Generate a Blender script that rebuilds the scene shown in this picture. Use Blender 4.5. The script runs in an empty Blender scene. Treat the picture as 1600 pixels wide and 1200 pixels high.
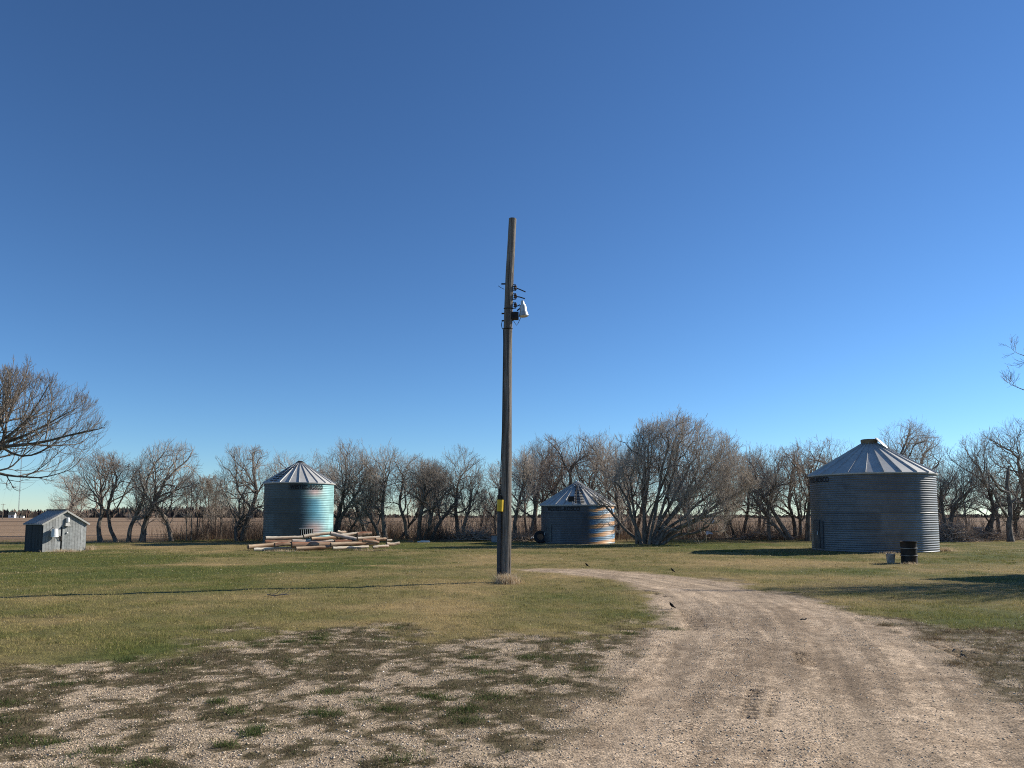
import bpy, math, random
import numpy as np
from mathutils import Vector, Matrix

random.seed(7)
rng = np.random.default_rng(7)
scene = bpy.context.scene
COL = scene.collection
PI = math.pi

# ------------------------------------------------------------------ camera
F = 1150.0                       # focal length in photograph pixels (1600 wide)
PITCH = math.radians(5.0)
HOR = 806.0                      # horizon row
CAMH = 1.6
PPY = HOR - F * math.tan(PITCH)  # principal row
cam_d = bpy.data.cameras.new("camera")
cam = bpy.data.objects.new("camera", cam_d)
COL.objects.link(cam)
cam.location = (0, 0, CAMH)
cam.rotation_euler = (PI / 2 + PITCH, 0, 0)
cam_d.sensor_width = 36.0
cam_d.lens = F / 1600 * 36.0
cam_d.shift_y = (PPY - 600) / 1600.0
cam_d.clip_end = 20000
scene.camera = cam
CP, SP = math.cos(PITCH), math.sin(PITCH)


def ray(px, py):
    u, v = (px - 800) / F, (PPY - py) / F
    return (u, CP - v * SP, SP + v * CP)


def at(px, py, Y):
    r = ray(px, py)
    t = Y / r[1]
    return Vector((r[0] * t, Y, CAMH + r[2] * t))


def gpt(px, py):
    r = ray(px, py)
    t = -CAMH / r[2]
    return (r[0] * t, r[1] * t)


# ------------------------------------------------------------------ noise
def _h(ix, iy, seed):
    M = 0xFFFFFFFF
    h = (ix.astype(np.int64) * 374761393 + iy.astype(np.int64) * 668265263 + seed * 974634777) & M
    h = ((h ^ (h >> 13)) * 1274126177) & M
    h = ((h ^ (h >> 15)) * 2246822519) & M
    return ((h ^ (h >> 16)) & M) / float(M)


def vn(x, y, seed=0):
    x = np.asarray(x, float); y = np.asarray(y, float)
    ix, iy = np.floor(x), np.floor(y)
    fx, fy = x - ix, y - iy
    fx = fx * fx * (3 - 2 * fx); fy = fy * fy * (3 - 2 * fy)
    a, b = _h(ix, iy, seed), _h(ix + 1, iy, seed)
    c, d = _h(ix, iy + 1, seed), _h(ix + 1, iy + 1, seed)
    return (a + (b - a) * fx) * (1 - fy) + (c + (d - c) * fx) * fy


def fbm(x, y, seed=0, octv=4):
    s, amp, tot = 0, 1.0, 0
    for o in range(octv):
        s = s + amp * vn(x * 2 ** o + 17.3 * o, y * 2 ** o - 9.1 * o, seed + o)
        tot += amp; amp *= 0.5
    return s / tot


def sst(a, b, x):
    t = np.clip((x - a) / (b - a), 0, 1)
    return t * t * (3 - 2 * t)


def sdf(poly, x, y):
    """signed distance, positive inside"""
    P = np.array(poly, float)
    d = np.full(x.shape, 1e9)
    ins = np.zeros(x.shape, bool)
    n = len(P)
    for i in range(n):
        a, b = P[i], P[(i + 1) % n]
        e = b - a
        wx, wy = x - a[0], y - a[1]
        t = np.clip((wx * e[0] + wy * e[1]) / (e @ e + 1e-12), 0, 1)
        d = np.minimum(d, (wx - e[0] * t) ** 2 + (wy - e[1] * t) ** 2)
        c = ((a[1] > y) != (b[1] > y))
        with np.errstate(divide='ignore', invalid='ignore'):
            xc = e[0] * (y - a[1]) / (e[1] if abs(e[1]) > 1e-9 else 1e-9) + a[0]
        ins ^= c & (x < xc)
    return np.where(ins, 1, -1) * np.sqrt(d)


# ------------------------------------------------------------------ ground functions
ROAD = [gpt(*p) for p in [(800, 889), (930, 889.5), (1050, 899), (1150, 911), (1250, 934), (1330, 957), (1410, 986),
                          (1490, 1036), (1600, 1110)]] + [(5.2, 4.0), (6.0, -12), (-0.6, -12), (-0.4, 3.5)] + \
       [gpt(*p) for p in [(790, 1200), (890, 1100), (965, 1035), (1015, 985), (1032, 955), (1012, 926), (960, 906), (880, 896.5), (815, 893)]]
SPARSE = [gpt(*p) for p in [(-900, 1110), (0, 1060), (130, 1042), (260, 1040), (330, 1012), (370, 985), (460, 976), (640, 976), (720, 994),
                            (850, 1000), (960, 980), (1025, 935), (1060, 900), (1250, 925), (1330, 960), (1450, 978), (1600, 983), (2300, 990)]] + \
         [(40, -14), (-40, -14)]


def blob(x, y, cx, cy, rx, ry):
    X, Y = gpt(cx, cy)
    d0, d1 = gpt(cx, cy - ry)[1], gpt(cx, cy + ry)[1]
    rw, rh = rx / F * Y, max(0.3, (d0 - d1) / 2)
    return np.exp(-(((x - X) / rw) ** 2 + ((y - Y) / rh) ** 2))


STRAW = [(620, 918, 170, 13, .55), (300, 935, 320, 8, .3), (150, 968, 200, 9, .25), (500, 950, 250, 10, .15), (1370, 902, 130, 7, .5),
         (1200, 880, 150, 9, .35), (900, 857, 150, 5, .4), (850, 878, 110, 6, .3), (650, 863, 90, 4, .2), (1520, 891, 100, 4, .45),
         (1100, 868, 150, 4, .3), (60, 935, 90, 8, .25), (330, 882, 60, 1.2, .9), (480, 878, 60, 1.0, .8), (580, 884, 50, 1.4, .8), (870, 901, 60, 3, .4),
         (250, 893, 250, 12, -.5), (900, 935, 110, 24, -.7), (250, 1005, 260, 25, -.28), (480, 890, 120, 8, -.5), (1480, 955, 140, 18, -.35),
         (1250, 922, 120, 6, -.4), (1500, 876, 100, 6, -.35), (700, 965, 200, 12, -.25), (200, 866, 240, 6, -.25), (1100, 850, 140, 2, -.6), (1290, 893, 120, 6, -.15)]


def masks(x, y):
    """road, sparse gravel, straw fraction (0..1)"""
    n1 = fbm(x * 0.9, y * 0.9, 11, 4) - .5
    n2 = fbm(x * 3.3, y * 3.3, 23, 3) - .5
    near = (y < 60) & (y > -20) & (np.abs(x) < 60)
    road = np.zeros(x.shape); sp = np.zeros(x.shape)
    if near.any():
        xr, yr = x[near], y[near]
        sc = np.clip(yr / 12, .5, 1.3)
        r = sdf(ROAD, xr, yr) + (n1[near] * 1.0 + n2[near] * .7) * np.clip(1.3 - yr / 28, .35, 1)
        road[near] = sst(-.28, .34, r)
        s = sdf(SPARSE, xr, yr) + n1[near] * 2.6 + n2[near] * 1.2
        sp[near] = sst(-.35, .6, s)
    st = .34 + (fbm(x / 5.0, y / 4.2, 41, 4) - .5) * 1.7 + (fbm(x / 1.1, y / 1.1, 47, 3) - .5) * .8
    for b in STRAW:
        st = st + b[4] * (1 if b[4] > 0 else .72) * blob(x, y, *b[:4])
    return road, sp, np.clip(st, 0, 1)


def gz(x, y):
    x = np.asarray(x, float); y = np.asarray(y, float)
    z = .10 * (fbm(x / 7, y / 6, 3, 3) - .5) * sst(1, 9, y) * (1 - .6 * sst(14, 30, y))
    z = z + .10 * sst(46.5, 49, y + 1.2 * (vn(x / 5, y / 5, 9) - .5)) * (1 - sst(60, 80, y))
    return z


def g1(x, y):
    return float(gz(np.array([x]), np.array([y]))[0])


# ------------------------------------------------------------------ materials
def new_mat(name):
    m = bpy.data.materials.new(name)
    m.use_nodes = True
    nt = m.node_tree
    b = nt.nodes["Principled BSDF"]
    return m, nt, b


def nd(nt, typ, **kw):
    n = nt.nodes.new(typ)
    for k, v in kw.items():
        if k in n.inputs:
            n.inputs[k].default_value = v
        else:
            setattr(n, k, v)
    return n


def mixc(nt, fac, a, b, mode='MIX'):
    n = nt.nodes.new('ShaderNodeMix')
    n.data_type = 'RGBA'; n.blend_type = mode
    for i, v in ((0, fac), (6, a), (7, b)):
        if hasattr(v, 'is_linked') or hasattr(v, 'links'):
            nt.links.new(v, n.inputs[i])
        else:
            n.inputs[i].default_value = v if i == 0 else (*v, 1)
    return n.outputs[2]


def noise_mat(name, c1, c2, scale=6, rough=.8, metal=0, stretch=(1, 1, 1), bump=0.0, detail=5, c3=None, scale3=1.5, lo=.35, hi=.65, bscale=None, spec=.3, objvar=0.0):
    m, nt, b = new_mat(name)
    tc = nd(nt, 'ShaderNodeTexCoord')
    mp = nd(nt, 'ShaderNodeMapping'); mp.inputs['Scale'].default_value = stretch
    nt.links.new(tc.outputs['Object'], mp.inputs[0])
    n = nd(nt, 'ShaderNodeTexNoise', Scale=scale, Detail=detail, Roughness=.65)
    nt.links.new(mp.outputs[0], n.inputs['Vector'])
    mr = nd(nt, 'ShaderNodeMapRange'); mr.inputs[1].default_value = lo; mr.inputs[2].default_value = hi
    nt.links.new(n.outputs[0], mr.inputs[0])
    c = mixc(nt, mr.outputs[0], c1, c2)
    if c3:
        n3 = nd(nt, 'ShaderNodeTexNoise', Scale=scale3, Detail=3)
        nt.links.new(mp.outputs[0], n3.inputs['Vector'])
        mr3 = nd(nt, 'ShaderNodeMapRange'); mr3.inputs[1].default_value = .5; mr3.inputs[2].default_value = .68
        nt.links.new(n3.outputs[0], mr3.inputs[0])
        c = mixc(nt, mr3.outputs[0], c, c3)
    if objvar:
        oi = nd(nt, 'ShaderNodeObjectInfo')
        mv = nd(nt, 'ShaderNodeMapRange'); mv.inputs[3].default_value = 1 - objvar; mv.inputs[4].default_value = 1 + objvar
        nt.links.new(oi.outputs['Random'], mv.inputs[0])
        mm = nd(nt, 'ShaderNodeVectorMath', operation='SCALE')
        nt.links.new(c, mm.inputs[0]); nt.links.new(mv.outputs[0], mm.inputs['Scale'])
        c = mm.outputs[0]
    nt.links.new(c, b.inputs['Base Color'])
    b.inputs['Roughness'].default_value = rough
    b.inputs['Metallic'].default_value = metal
    b.inputs['Specular IOR Level'].default_value = spec
    if bump:
        bp = nd(nt, 'ShaderNodeBump', Strength=bump, Distance=.02)
        nb = nd(nt, 'ShaderNodeTexNoise', Scale=bscale or scale * 2, Detail=4)
        nt.links.new(mp.outputs[0], nb.inputs['Vector'])
        nt.links.new(nb.outputs[0], bp.inputs['Height'])
        nt.links.new(bp.outputs[0], b.inputs['Normal'])
    return m


def attr_mat(name, rough=.8, metal=0, transl=0.0, spec=.2, noise=0.0, nscale=8):
    m, nt, b = new_mat(name)
    a = nd(nt, 'ShaderNodeAttribute', attribute_name='tint')
    c = a.outputs['Color']
    if noise:
        tc = nd(nt, 'ShaderNodeTexCoord')
        n = nd(nt, 'ShaderNodeTexNoise', Scale=nscale, Detail=5, Roughness=.7)
        nt.links.new(tc.outputs['Object'], n.inputs['Vector'])
        mr = nd(nt, 'ShaderNodeMapRange'); mr.inputs[1].default_value = .3; mr.inputs[2].default_value = .7
        mr.inputs[3].default_value = 1 - noise; mr.inputs[4].default_value = 1 + noise
        nt.links.new(n.outputs[0], mr.inputs[0])
        mm = nd(nt, 'ShaderNodeVectorMath', operation='SCALE')
        nt.links.new(c, mm.inputs[0]); nt.links.new(mr.outputs[0], mm.inputs['Scale'])
        c = mm.outputs[0]
    nt.links.new(c, b.inputs['Base Color'])
    b.inputs['Roughness'].default_value = rough
    b.inputs['Metallic'].default_value = metal
    b.inputs['Specular IOR Level'].default_value = spec
    if transl:
        t = nd(nt, 'ShaderNodeBsdfTranslucent')
        nt.links.new(c, t.inputs['Color'])
        mx = nd(nt, 'ShaderNodeMixShader'); mx.inputs[0].default_value = transl
        out = nt.nodes['Material Output']
        nt.links.new(b.outputs[0], mx.inputs[1]); nt.links.new(t.outputs[0], mx.inputs[2])
        nt.links.new(mx.outputs[0], out.inputs['Surface'])
    return m


def ground_mat():
    m, nt, b = new_mat('earth_and_turf')
    a = nd(nt, 'ShaderNodeAttribute', attribute_name='tint')
    g = nd(nt, 'ShaderNodeAttribute', attribute_name='gravel')
    geo = nd(nt, 'ShaderNodeNewGeometry')
    v = nd(nt, 'ShaderNodeTexVoronoi', Scale=52.0)
    nt.links.new(geo.outputs['Position'], v.inputs['Vector'])
    sep = nd(nt, 'ShaderNodeSeparateColor')
    nt.links.new(v.outputs['Color'], sep.inputs[0])
    mr = nd(nt, 'ShaderNodeMapRange'); mr.inputs[3].default_value = .50; mr.inputs[4].default_value = 1.55
    nt.links.new(sep.outputs[0], mr.inputs[0])
    n = nd(nt, 'ShaderNodeTexNoise', Scale=26.0, Detail=6, Roughness=.75)
    nt.links.new(geo.outputs['Position'], n.inputs['Vector'])
    mn = nd(nt, 'ShaderNodeMapRange'); mn.inputs[1].default_value = .25; mn.inputs[2].default_value = .75
    mn.inputs[3].default_value = .45; mn.inputs[4].default_value = 1.55
    nt.links.new(n.outputs[0], mn.inputs[0])
    mix = nd(nt, 'ShaderNodeMix')          # float: turf noise or pebble tone
    nt.links.new(g.outputs['Fac'], mix.inputs[0]); nt.links.new(mn.outputs[0], mix.inputs[2]); nt.links.new(mr.outputs[0], mix.inputs[3])
    n2 = nd(nt, 'ShaderNodeTexNoise', Scale=3.2, Detail=8, Roughness=.7)
    nt.links.new(geo.outputs['Position'], n2.inputs['Vector'])
    m2 = nd(nt, 'ShaderNodeMapRange'); m2.inputs[1].default_value = .3; m2.inputs[2].default_value = .7
    m2.inputs[3].default_value = .8; m2.inputs[4].default_value = 1.2
    nt.links.new(n2.outputs[0], m2.inputs[0])
    mul = nd(nt, 'ShaderNodeMath', operation='MULTIPLY')
    nt.links.new(mix.outputs[0], mul.inputs[0]); nt.links.new(m2.outputs[0], mul.inputs[1])
    vm = nd(nt, 'ShaderNodeVectorMath', operation='SCALE')
    nt.links.new(a.outputs['Color'], vm.inputs[0]); nt.links.new(mul.outputs[0], vm.inputs['Scale'])
    nt.links.new(vm.outputs[0], b.inputs['Base Color'])
    b.inputs['Roughness'].default_value = .95
    b.inputs['Specular IOR Level'].default_value = .1
    bp = nd(nt, 'ShaderNodeBump', Strength=.55, Distance=.012)
    nt.links.new(v.outputs['Distance'], bp.inputs['Height'])
    bp.invert = True
    bp2 = nd(nt, 'ShaderNodeBump', Strength=.6, Distance=.03)
    nt.links.new(n.outputs[0], bp2.inputs['Height'])
    nt.links.new(bp.outputs[0], bp2.inputs['Normal'])
    nt.links.new(bp2.outputs[0], b.inputs['Normal'])
    return m


M = {}
M['ground'] = ground_mat()
M['blade'] = attr_mat('grass_blades', .7, transl=.35)
M['pebble'] = attr_mat('pebbles', .9)
M['brush'] = attr_mat('dry_stems', .9, transl=.3)
M['bark'] = noise_mat('bark', (.06, .05, .04), (.23, .19, .155), 9, .95, stretch=(1, 1, .35), bump=.6, objvar=.25)
M['twig'] = noise_mat('twigs', (.27, .225, .185), (.46, .395, .325), 3, .9, objvar=.22)
M['twig_dark'] = noise_mat('dark_twigs', (.15, .122, .10), (.28, .235, .195), 3, .9)
M['twig_red'] = noise_mat('reddish_twigs', (.24, .18, .14), (.42, .33, .255), 3, .9, objvar=.2)
M['pole'] = noise_mat('weathered_pole_wood', (.10, .09, .08), (.29, .255, .22), 7, .95, stretch=(6, 6, .25), bump=.9, c3=(.10, .085, .072), scale3=2, bscale=22)
M['black_metal'] = noise_mat('dark_iron', (.012, .011, .011), (.04, .032, .028), 12, .6, .3)
M['conduit'] = noise_mat('conduit_sleeve', (.035, .037, .042), (.065, .068, .075), 5, .6, .2)
M['yellow'] = noise_mat('yellow_plastic', (.55, .36, .02), (.66, .45, .03), 9, .5)
M['porcelain'] = noise_mat('brown_porcelain', (.05, .035, .03), (.09, .06, .05), 12, .25)
M['lamp_metal'] = noise_mat('lamp_galvanised', (.36, .37, .36), (.55, .55, .53), 9, .45, .6)
M['glass'] = noise_mat('lamp_glass', (.55, .56, .55), (.62, .62, .6), 9, .2)
M['wall'] = attr_mat('corrugated_steel', .46, .5, noise=.14, nscale=3.2, spec=.4)
M['wall_dull'] = attr_mat('dull_steel_painted_sheen', .55, .3, noise=.14, nscale=3.2, spec=.4)
M['roof'] = noise_mat('galvanised_roof', (.42, .41, .385), (.52, .51, .48), 3, .6, .1, c3=(.40, .39, .365), scale3=.8)
M['rib'] = noise_mat('roof_rib_steel', (.38, .38, .37), (.5, .5, .49), 3, .5, .3)
M['door'] = noise_mat('bin_door_steel', (.07, .08, .095), (.12, .135, .15), 4, .5, .6)
M['paint_black'] = noise_mat('black_lettering', (.006, .006, .007), (.016, .016, .018), 15, .6)
M['cap_brown'] = noise_mat('weathered_brown_cap', (.14, .10, .06), (.26, .19, .11), 6, .7)
M['cap_pale'] = noise_mat('pale_cap', (.45, .44, .40), (.6, .58, .54), 6, .5, .3)
M['shed_board'] = attr_mat('weathered_boards', .9, noise=.28, nscale=9)
M['shed_roof'] = noise_mat('shed_roofing', (.27, .27, .26), (.38, .375, .36), 5, .75, .05, stretch=(1, 8, 1))
M['trim'] = noise_mat('pale_trim', (.28, .28, .26), (.42, .41, .38), 6, .85)
M['white'] = noise_mat('white_plastic', (.62, .62, .60), (.76, .76, .74), 8, .45)
M['log_pale'] = noise_mat('pale_log', (.48, .40, .29), (.80, .71, .57), 5, .9, stretch=(.4, 3, 3), bump=.4, c3=(.42, .27, .17), scale3=1.2, objvar=.15)
M['log_tan'] = noise_mat('tan_log', (.36, .24, .145), (.66, .50, .34), 5, .9, stretch=(.4, 3, 3), bump=.4, c3=(.20, .10, .055), scale3=1.2, objvar=.2)
M['log_red'] = noise_mat('red_brown_log', (.13, .055, .03), (.30, .14, .08), 5, .9, stretch=(.4, 3, 3), bump=.4, c3=(.30, .22, .15), scale3=1.0, objvar=.2)
M['log_grey'] = noise_mat('grey_log', (.30, .245, .20), (.56, .47, .39), 5, .9, stretch=(.4, 3, 3), bump=.4, objvar=.2)
M['log_end'] = noise_mat('log_end_grain', (.08, .055, .04), (.2, .14, .09), 14, .95)
M['barrel'] = noise_mat('burnt_black_steel', (.008, .008, .009), (.03, .026, .024), 5, .55, .4, c3=(.05, .03, .02), scale3=2)
M['barrel_ring'] = noise_mat('worn_ring_steel', (.07, .07, .075), (.22, .22, .23), 7, .35, .8)
M['bucket'] = noise_mat('dull_grey_pail', (.20, .195, .185), (.42, .40, .38), 7, .6, .2)
M['bird'] = noise_mat('black_plumage', (.004, .004, .005), (.010, .009, .009), 20, .8, spec=.1)
M['beak'] = noise_mat('dark_beak', (.02, .018, .015), (.03, .028, .025), 20, .5)
M['far_wood'] = attr_mat('far_branches', .95)
M['house_white'] = noise_mat('white_siding', (.6, .58, .55), (.7, .68, .65), 3, .7)
M['house_roof'] = noise_mat('dark_shingles', (.035, .04, .035), (.06, .065, .06), 3, .8)
M['dark_glass'] = noise_mat('dark_window', (.02, .022, .025), (.03, .032, .035), 3, .2)
M['mast'] = noise_mat('mast_steel', (.22, .22, .23), (.30, .30, .31), 3, .5, .4)
M['rubber'] = noise_mat('old_rubber', (.012, .012, .014), (.028, .028, .03), 8, .8)
M['box_grey'] = noise_mat('grey_panel', (.2, .21, .23), (.3, .31, .32), 4, .7)
M['rust'] = noise_mat('rusty_brown', (.16, .075, .04), (.30, .16, .09), 5, .85)
M['barn'] = noise_mat('barn_boards', (.16, .08, .06), (.25, .13, .1), 3, .9)


# ------------------------------------------------------------------ mesh helpers
def tag(o, label=None, cat=None, group=None, kind=None):
    if label: o['label'] = label
    if cat: o['category'] = cat
    if group: o['group'] = group
    if kind: o['kind'] = kind
    return o


def np_mesh(name, V, Fs, mat, parent=None, smooth=False, tint=None, extra=None):
    """V (n,3); Fs list of (m,k) int arrays; tint (n,3)"""
    if not isinstance(Fs, list): Fs = [Fs]
    me = bpy.data.meshes.new(name)
    V = np.ascontiguousarray(V, dtype=np.float32)
    loops = np.concatenate([f.ravel() for f in Fs]).astype(np.int32)
    tot = np.concatenate([np.full(len(f), f.shape[1], np.int32) for f in Fs])
    start = np.concatenate([[0], np.cumsum(tot)[:-1]]).astype(np.int32)
    me.vertices.add(len(V)); me.vertices.foreach_set('co', V.ravel())
    me.loops.add(len(loops)); me.loops.foreach_set('vertex_index', loops)
    me.polygons.add(len(tot)); me.polygons.foreach_set('loop_start', start)
    me.polygons.foreach_set('loop_total', tot)
    if smooth:
        me.polygons.foreach_set('use_smooth', np.ones(len(tot), bool))
    me.update(calc_edges=True)
    if tint is not None:
        a = me.attributes.new('tint', 'FLOAT_COLOR', 'POINT')
        c = np.ones((len(V), 4), np.float32); c[:, :3] = tint
        a.data.foreach_set('color', c.ravel())
    if extra:
        for k, arr in extra.items():
            a = me.attributes.new(k, 'FLOAT', 'POINT')
            a.data.foreach_set('value', np.asarray(arr, np.float32))
    me.validate()
    me.materials.append(mat)
    o = bpy.data.objects.new(name, me)
    COL.objects.link(o)
    if parent: o.parent = parent
    return o


class MB:
    def __init__(s):
        s.v = []; s.f = []; s.c = []

    def add(s, vs, fs, col=None):
        n = len(s.v)
        s.v += [tuple(v) for v in vs]
        s.f += [tuple(i + n for i in f) for f in fs]
        s.c += [col or (1, 1, 1)] * len(vs)
        return s

    def box(s, c, size, rot=None, col=None):
        hx, hy, hz = size[0] / 2, size[1] / 2, size[2] / 2
        vs = [Vector((x, y, z)) for z in (-hz, hz) for y in (-hy, hy) for x in (-hx, hx)]
        if rot is not None: vs = [rot @ v for v in vs]
        c = Vector(c)
        return s.add([v + c for v in vs], [(0, 2, 3, 1), (4, 5, 7, 6), (0, 1, 5, 4), (2, 6, 7, 3), (0, 4, 6, 2), (1, 3, 7, 5)], col)

    def tube(s, pts, rad, n=8, cap=True, col=None):
        pts = [Vector(p) for p in pts]
        if not hasattr(rad, '__len__'): rad = [rad] * len(pts)
        vs, fs = [], []
        ref = None
        for i, p in enumerate(pts):
            t = (pts[min(i + 1, len(pts) - 1)] - pts[max(i - 1, 0)]).normalized()
            if ref is None:
                ref = t.orthogonal().normalized()
            else:
                ref = (ref - t * ref.dot(t)).normalized()
            b = t.cross(ref)
            for k in range(n):
                a = 2 * PI * k / n
                vs.append(p + (ref * math.cos(a) + b * math.sin(a)) * rad[i])
        for i in range(len(pts) - 1):
            for k in range(n):
                fs.append((i * n + k, i * n + (k + 1) % n, (i + 1) * n + (k + 1) % n, (i + 1) * n + k))
        if cap:
            fs.append(tuple(range(n - 1, -1, -1))); fs.append(tuple((len(pts) - 1) * n + k for k in range(n)))
        return s.add(vs, fs, col)

    def lathe(s, prof, n=24, org=(0, 0, 0), rot=None, cap=True, col=None):
        vs, fs = [], []
        org = Vector(org)
        for r, z in prof:
            for k in range(n):
                a = 2 * PI * k / n
                v = Vector((r * math.cos(a), r * math.sin(a), z))
                if rot is not None: v = rot @ v
                vs.append(v + org)
        for i in range(len(prof) - 1):
            for k in range(n):
                fs.append((i * n + k, i * n + (k + 1) % n, (i + 1) * n + (k + 1) % n, (i + 1) * n + k))
        if cap:
            fs.append(tuple(range(n - 1, -1, -1))); fs.append(tuple((len(prof) - 1) * n + k for k in range(n)))
        return s.add(vs, fs, col)

    def build(s, name, mat, parent=None, smooth=False, tint=False):
        me = bpy.data.meshes.new(name)
        me.from_pydata(s.v, [], s.f)
        if smooth:
            me.polygons.foreach_set('use_smooth', [True] * len(me.polygons))
        if tint:
            a = me.attributes.new('tint', 'FLOAT_COLOR', 'POINT')
            a.data.foreach_set('color', np.array([(*c, 1) for c in s.c], np.float32).ravel())
        me.materials.append(mat)
        me.update()
        o = bpy.data.objects.new(name, me)
        COL.objects.link(o)
        if parent: o.parent = parent
        return o


def empty(name, loc, label, cat, group=None, rz=0):
    o = bpy.data.objects.new(name, None)
    COL.objects.link(o)
    o.location = loc; o.rotation_euler = (0, 0, rz)
    o.empty_display_size = .3
    return tag(o, label, cat, group)


def sharp_smooth(o, ang=35):
    me = o.data
    me.polygons.foreach_set('use_smooth', [True] * len(me.polygons))
    me.set_sharp_from_angle(angle=math.radians(ang))
    return o


# ------------------------------------------------------------------ world, sun
AZ, EL = math.radians(70), math.radians(28)       # azimuth clockwise from +Y
sd = Vector((math.sin(AZ) * math.cos(EL), math.cos(AZ) * math.cos(EL), math.sin(EL)))
sun_d = bpy.data.lights.new("sun", 'SUN')
sun = bpy.data.objects.new("sun", sun_d)
COL.objects.link(sun)
sun_d.energy = 5.0; sun_d.angle = math.radians(.53); sun_d.color = (1, .94, .83)
sun.rotation_euler = (-sd).to_track_quat('-Z', 'Y').to_euler()
w = bpy.data.worlds.new("World"); scene.world = w
w.use_nodes = True
wn = w.node_tree
sky = wn.nodes.new('ShaderNodeTexSky')
sky.sky_type = 'NISHITA'; sky.sun_disc = False
sky.sun_elevation = EL; sky.sun_rotation = AZ
sky.air_density = 0.9; sky.dust_density = 0.0; sky.ozone_density = 7.0; sky.altitude = 0
bg = wn.nodes['Background']
gm = wn.nodes.new('ShaderNodeGamma'); gm.inputs[1].default_value = 1.18
wn.links.new(sky.outputs[0], gm.inputs[0]); wb_ = mixc(wn, 1.0, gm.outputs[0], (1.07, 1.09, 1.03), 'MULTIPLY')      # camera white balance of the sky
wn.links.new(wb_, bg.inputs[0])
bg.inputs[1].default_value = .069
scene.view_settings.view_transform = 'Standard'
scene.view_settings.look = 'None'
scene.view_settings.exposure = 0.5
scene.view_settings.gamma = 1
try:
    scene.cycles.max_bounces = 6; scene.cycles.diffuse_bounces = 3; scene.cycles.glossy_bounces = 3
    scene.cycles.transparent_max_bounces = 8
    scene.cycles.use_denoising = False
    scene.cycles.filter_width = 1.05
except Exception:
    pass

# ------------------------------------------------------------------ ground sheet (split by use: lawn, driveway, field)
def axis(lo, hi, a, b, step, grow, smax):
    mid = list(np.arange(a, b + 1e-6, step))
    up = []; v, s = mid[-1], step
    while v < hi:
        s = min(s * grow, smax(v)); v += s; up.append(v)
    dn = []; v, s = mid[0], step
    while v > lo:
        s = min(s * grow, smax(v)); v -= s; dn.append(v)
    return np.array(dn[::-1] + mid + up)


xs = axis(-6000, 6000, -6.5, 6.5, .045, 1.018, lambda v: .22 if abs(v) < 30 else max(.3, abs(v) * .12))
ys = axis(-400, 9000, 4.2, 10, .03, 1.010, lambda v: .16 if 0 < v < 50 else max(.3, abs(v - 45) * .10))
GX, GY = np.meshgrid(xs, ys)
gx, gy = GX.ravel(), GY.ravel()
road, sp, st = masks(gx, gy)
z = gz(gx, gy)

# albedos (linear)
def C3(*c): return np.array(c)
GREEN = C3(.085, .098, .026); STRAWC = C3(.30, .215, .098)
DIRT = C3(.44, .33, .225); GRAV = C3(.365, .28, .19); SOIL = C3(.082, .066, .032); FIELD = C3(.25, .168, .105)


def lerp(a, b, t): return a * (1 - t[:, None]) + b * t[:, None]


tint = lerp(GREEN, STRAWC, np.clip(st * 1.05, 0, 1)) * .95
def patchy(x, y):
    """matted plant litter lying on the gravel: high where it covers the stones"""
    return (.16 * fbm(x * .9, y * .9, 61, 3) + .34 * fbm(x * 2.6, y * 2.6, 63, 3) + .30 * fbm(x * 7.5, y * 7.5, 67, 2) + .20 * fbm(x * 17, y * 17, 69, 2)
            - .022 * sst(0, 1, np.clip((8.6 - y) / 4, 0, 1)) + .018)


patch_n = patchy(gx, gy)
sp_dark = sst(.455, .53, patch_n)
right = sst(3.0, 5.5, gx) * sst(6, 8, gy)
sp_dark = np.clip(sp_dark + right * .5, 0, 1)
sp_col = lerp(np.tile(GRAV, (len(gx), 1)), np.tile(SOIL, (len(gx), 1)), sp_dark * .9)
tint = lerp(tint, sp_col, sp)
# driveway: pale wheel tracks, darker damp streaks along it
rd_n = fbm(gx * .8, gy * .35, 71, 4)
rd_f = fbm(gx * 2.6, gy * 1.0, 77, 3)
rd_g = fbm(gx * 9, gy * 7, 79, 3)
rd_col = lerp(np.tile(DIRT, (len(gx), 1)), np.tile(DIRT * C3(.68, .66, .64), (len(gx), 1)), sst(.42, .62, rd_n * .34 + rd_f * .26 + rd_g * .40))
tint = lerp(tint, rd_col, road)

# ruts along the driveway centre line
CL = [gpt(*p) for p in [(880, 893), (1000, 903), (1100, 922), (1160, 955), (1190, 1000), (1200, 1060), (1195, 1130), (1170, 1200)]] + [(1.6, 2.0), (1.5, -12)]
def road_off(x, y):
    """signed distance across the driveway from its centre line"""
    dl = np.full(x.shape, 1e9); side = np.zeros(x.shape)
    for a, b in zip(CL[:-1], CL[1:]):
        a = np.array(a); b = np.array(b); e = b - a
        t = np.clip(((x - a[0]) * e[0] + (y - a[1]) * e[1]) / (e @ e), 0, 1)
        dx, dy = x - a[0] - e[0] * t, y - a[1] - e[1] * t
        d = np.hypot(dx, dy); s = np.sign(e[0] * (y - a[1]) - e[1] * (x - a[0]))
        m_ = d < dl
        dl[m_] = d[m_]; side[m_] = s[m_]
    return dl * side + .35 * (fbm(x / 3, y / 3, 83, 2) - .5)


def tracks(off):
    rr = np.zeros_like(off); bb = np.zeros_like(off)
    for c, wd, am in ((-.85, .24, 1), (.8, .24, 1), (-1.6, .16, .5), (.25, .12, .4), (1.6, .2, .6)):
        rr += am * np.exp(-((off - c) / wd) ** 2)
        bb += am * (np.exp(-((off - c - wd * 1.6) / (wd * .6)) ** 2) + np.exp(-((off - c + wd * 1.6) / (wd * .6)) ** 2))
    return rr, bb


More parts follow.
